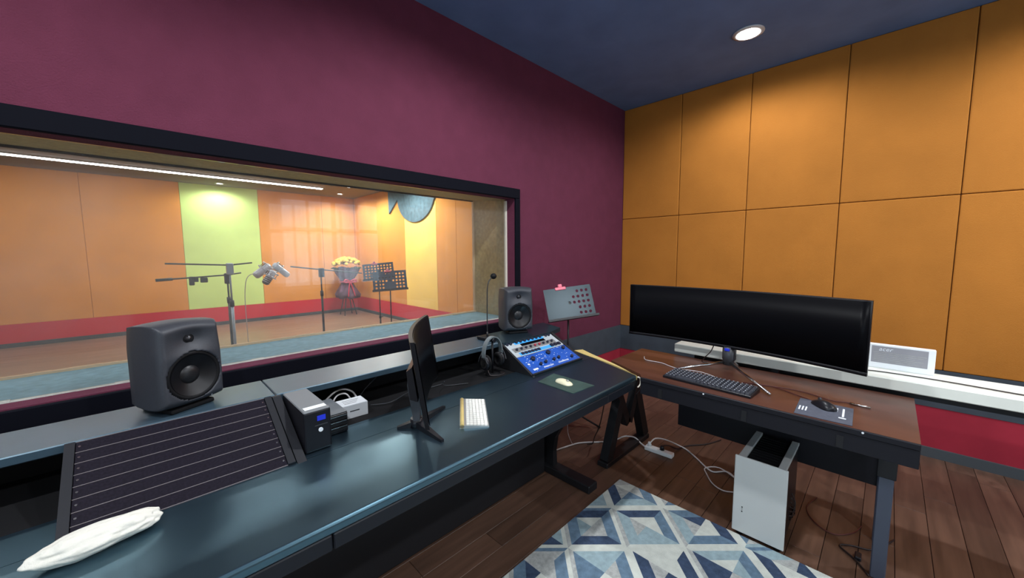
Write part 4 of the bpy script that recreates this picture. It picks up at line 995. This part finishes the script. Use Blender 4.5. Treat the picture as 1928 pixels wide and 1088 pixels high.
b = new_bm(); tube(b, [(.90, 4.93, 1.25), (.83, 4.93, 1.20), (.80, 4.93, 1.0), (.80, 4.93, .6), (.80, 4.93, .15)], .004, 6); tag(obj('microphone_cable', b, 'white_cable'), 'thin cable hanging down from the silver microphone', 'cable')
hole_b = lambda i, j: (3 <= i <= 5 and j in (0, 1)) 
sA, cA = music_stand((2.36, 4.68, 0), math.radians(-27), 1.10, .43, .27, math.radians(-20), math.radians(-3), 'nearer blue grey music stand in the recording room', 'booth_plate', leg_rot=.2, solid=hole_b, clip=-.02, nx=9, nz=5)
tag(cA, 'small pink clip on the nearer recording room music stand', 'clip')
sB, cB = music_stand((2.50, 5.30, 0), math.radians(-27), 1.20, .43, .25, math.radians(-20), math.radians(-5), 'farther music stand half hidden in the recording room', 'booth_plate', leg_rot=.9, solid=hole_b, clip=-.05, nx=9, nz=5)
tag(cB, 'small pink clip on the farther recording room music stand', 'clip')
# flower stand in the corner
t = thing('flower_stand', 'yellow flowers in dark wrapping on a stand in the far corner', 'flower stand', (3.54, 9.2, 0))
random.seed(9)
b = new_bm()
for k in range(90):
    a, ph = random.random() * 2 * PI, random.random(); rr = .30 * math.sqrt(ph)
    sphere(b, (rr * math.cos(a), rr * math.sin(a) * .8, 1.16 + .20 * math.sqrt(max(0, 1 - (rr / .32) ** 2)) + random.uniform(-.03, .03)), random.uniform(.035, .055), 8, 5, (1, 1, .8))
f_ = obj('blossoms', b, 'flower', t); f_['kind'] = 'stuff'
b = new_bm()
for k in range(24):
    a = 2 * PI * k / 24; c, s = math.cos(a), math.sin(a)
    v = [b.verts.new(x) for x in ((c * .20, s * .16, 1.08), (c * .30 - s * .03, s * .26 + c * .03, 1.15), (c * .36, s * .30, 1.12), (c * .30 + s * .03, s * .26 - c * .03, 1.12))]; b.faces.new(v)
f_ = obj('leaves', b, 'foliage', t); f_['kind'] = 'stuff'
b = new_bm(); prof = [(.27, 1.14), (.22, 1.0), (.15, .86), (.13, .76), (.20, .62), (.26, .50), (.24, .42), (.12, .40)]; prev = None
for r, z in prof:
    R = []
    for k in range(36):
        a = 2 * PI * k / 36; rr = r * (1 + .13 * math.sin(6 * a + z * 9) + .06 * math.sin(11 * a)); R.append(b.verts.new((rr * math.cos(a), rr * math.sin(a), z + .02 * math.sin(5 * a))))
    if prev: bridge(b, prev, R)
    prev = R
bmesh.ops.recalc_face_normals(b, faces=b.faces[:]); obj('wrapping', b, 'wrapper', t)
b = new_bm(); tube(b, [(.15 * math.cos(a), .15 * math.sin(a), .80) for a in [2 * PI * i / 24 for i in range(25)]], .018, 6, sub=1)
for s in (-1, 1):
    tube(b, [(0, -.17, .80), (s * .10, -.19, .86), (s * .14, -.19, .80), (s * .03, -.18, .79)], .02, 6); tube(b, [(s * .01, -.18, .79), (s * .05, -.22, .62), (s * .08, -.25, .46)], .014, 6)
obj('ribbon', b, 'ribbon', t)
for k in range(4):
    a = PI / 4 + k * PI / 2; b = new_bm(); cyl(b, (.10 * math.cos(a), .10 * math.sin(a), .42), (.20 * math.cos(a), .20 * math.sin(a), 0), .011); obj('leg', b, 'stand_black', t)
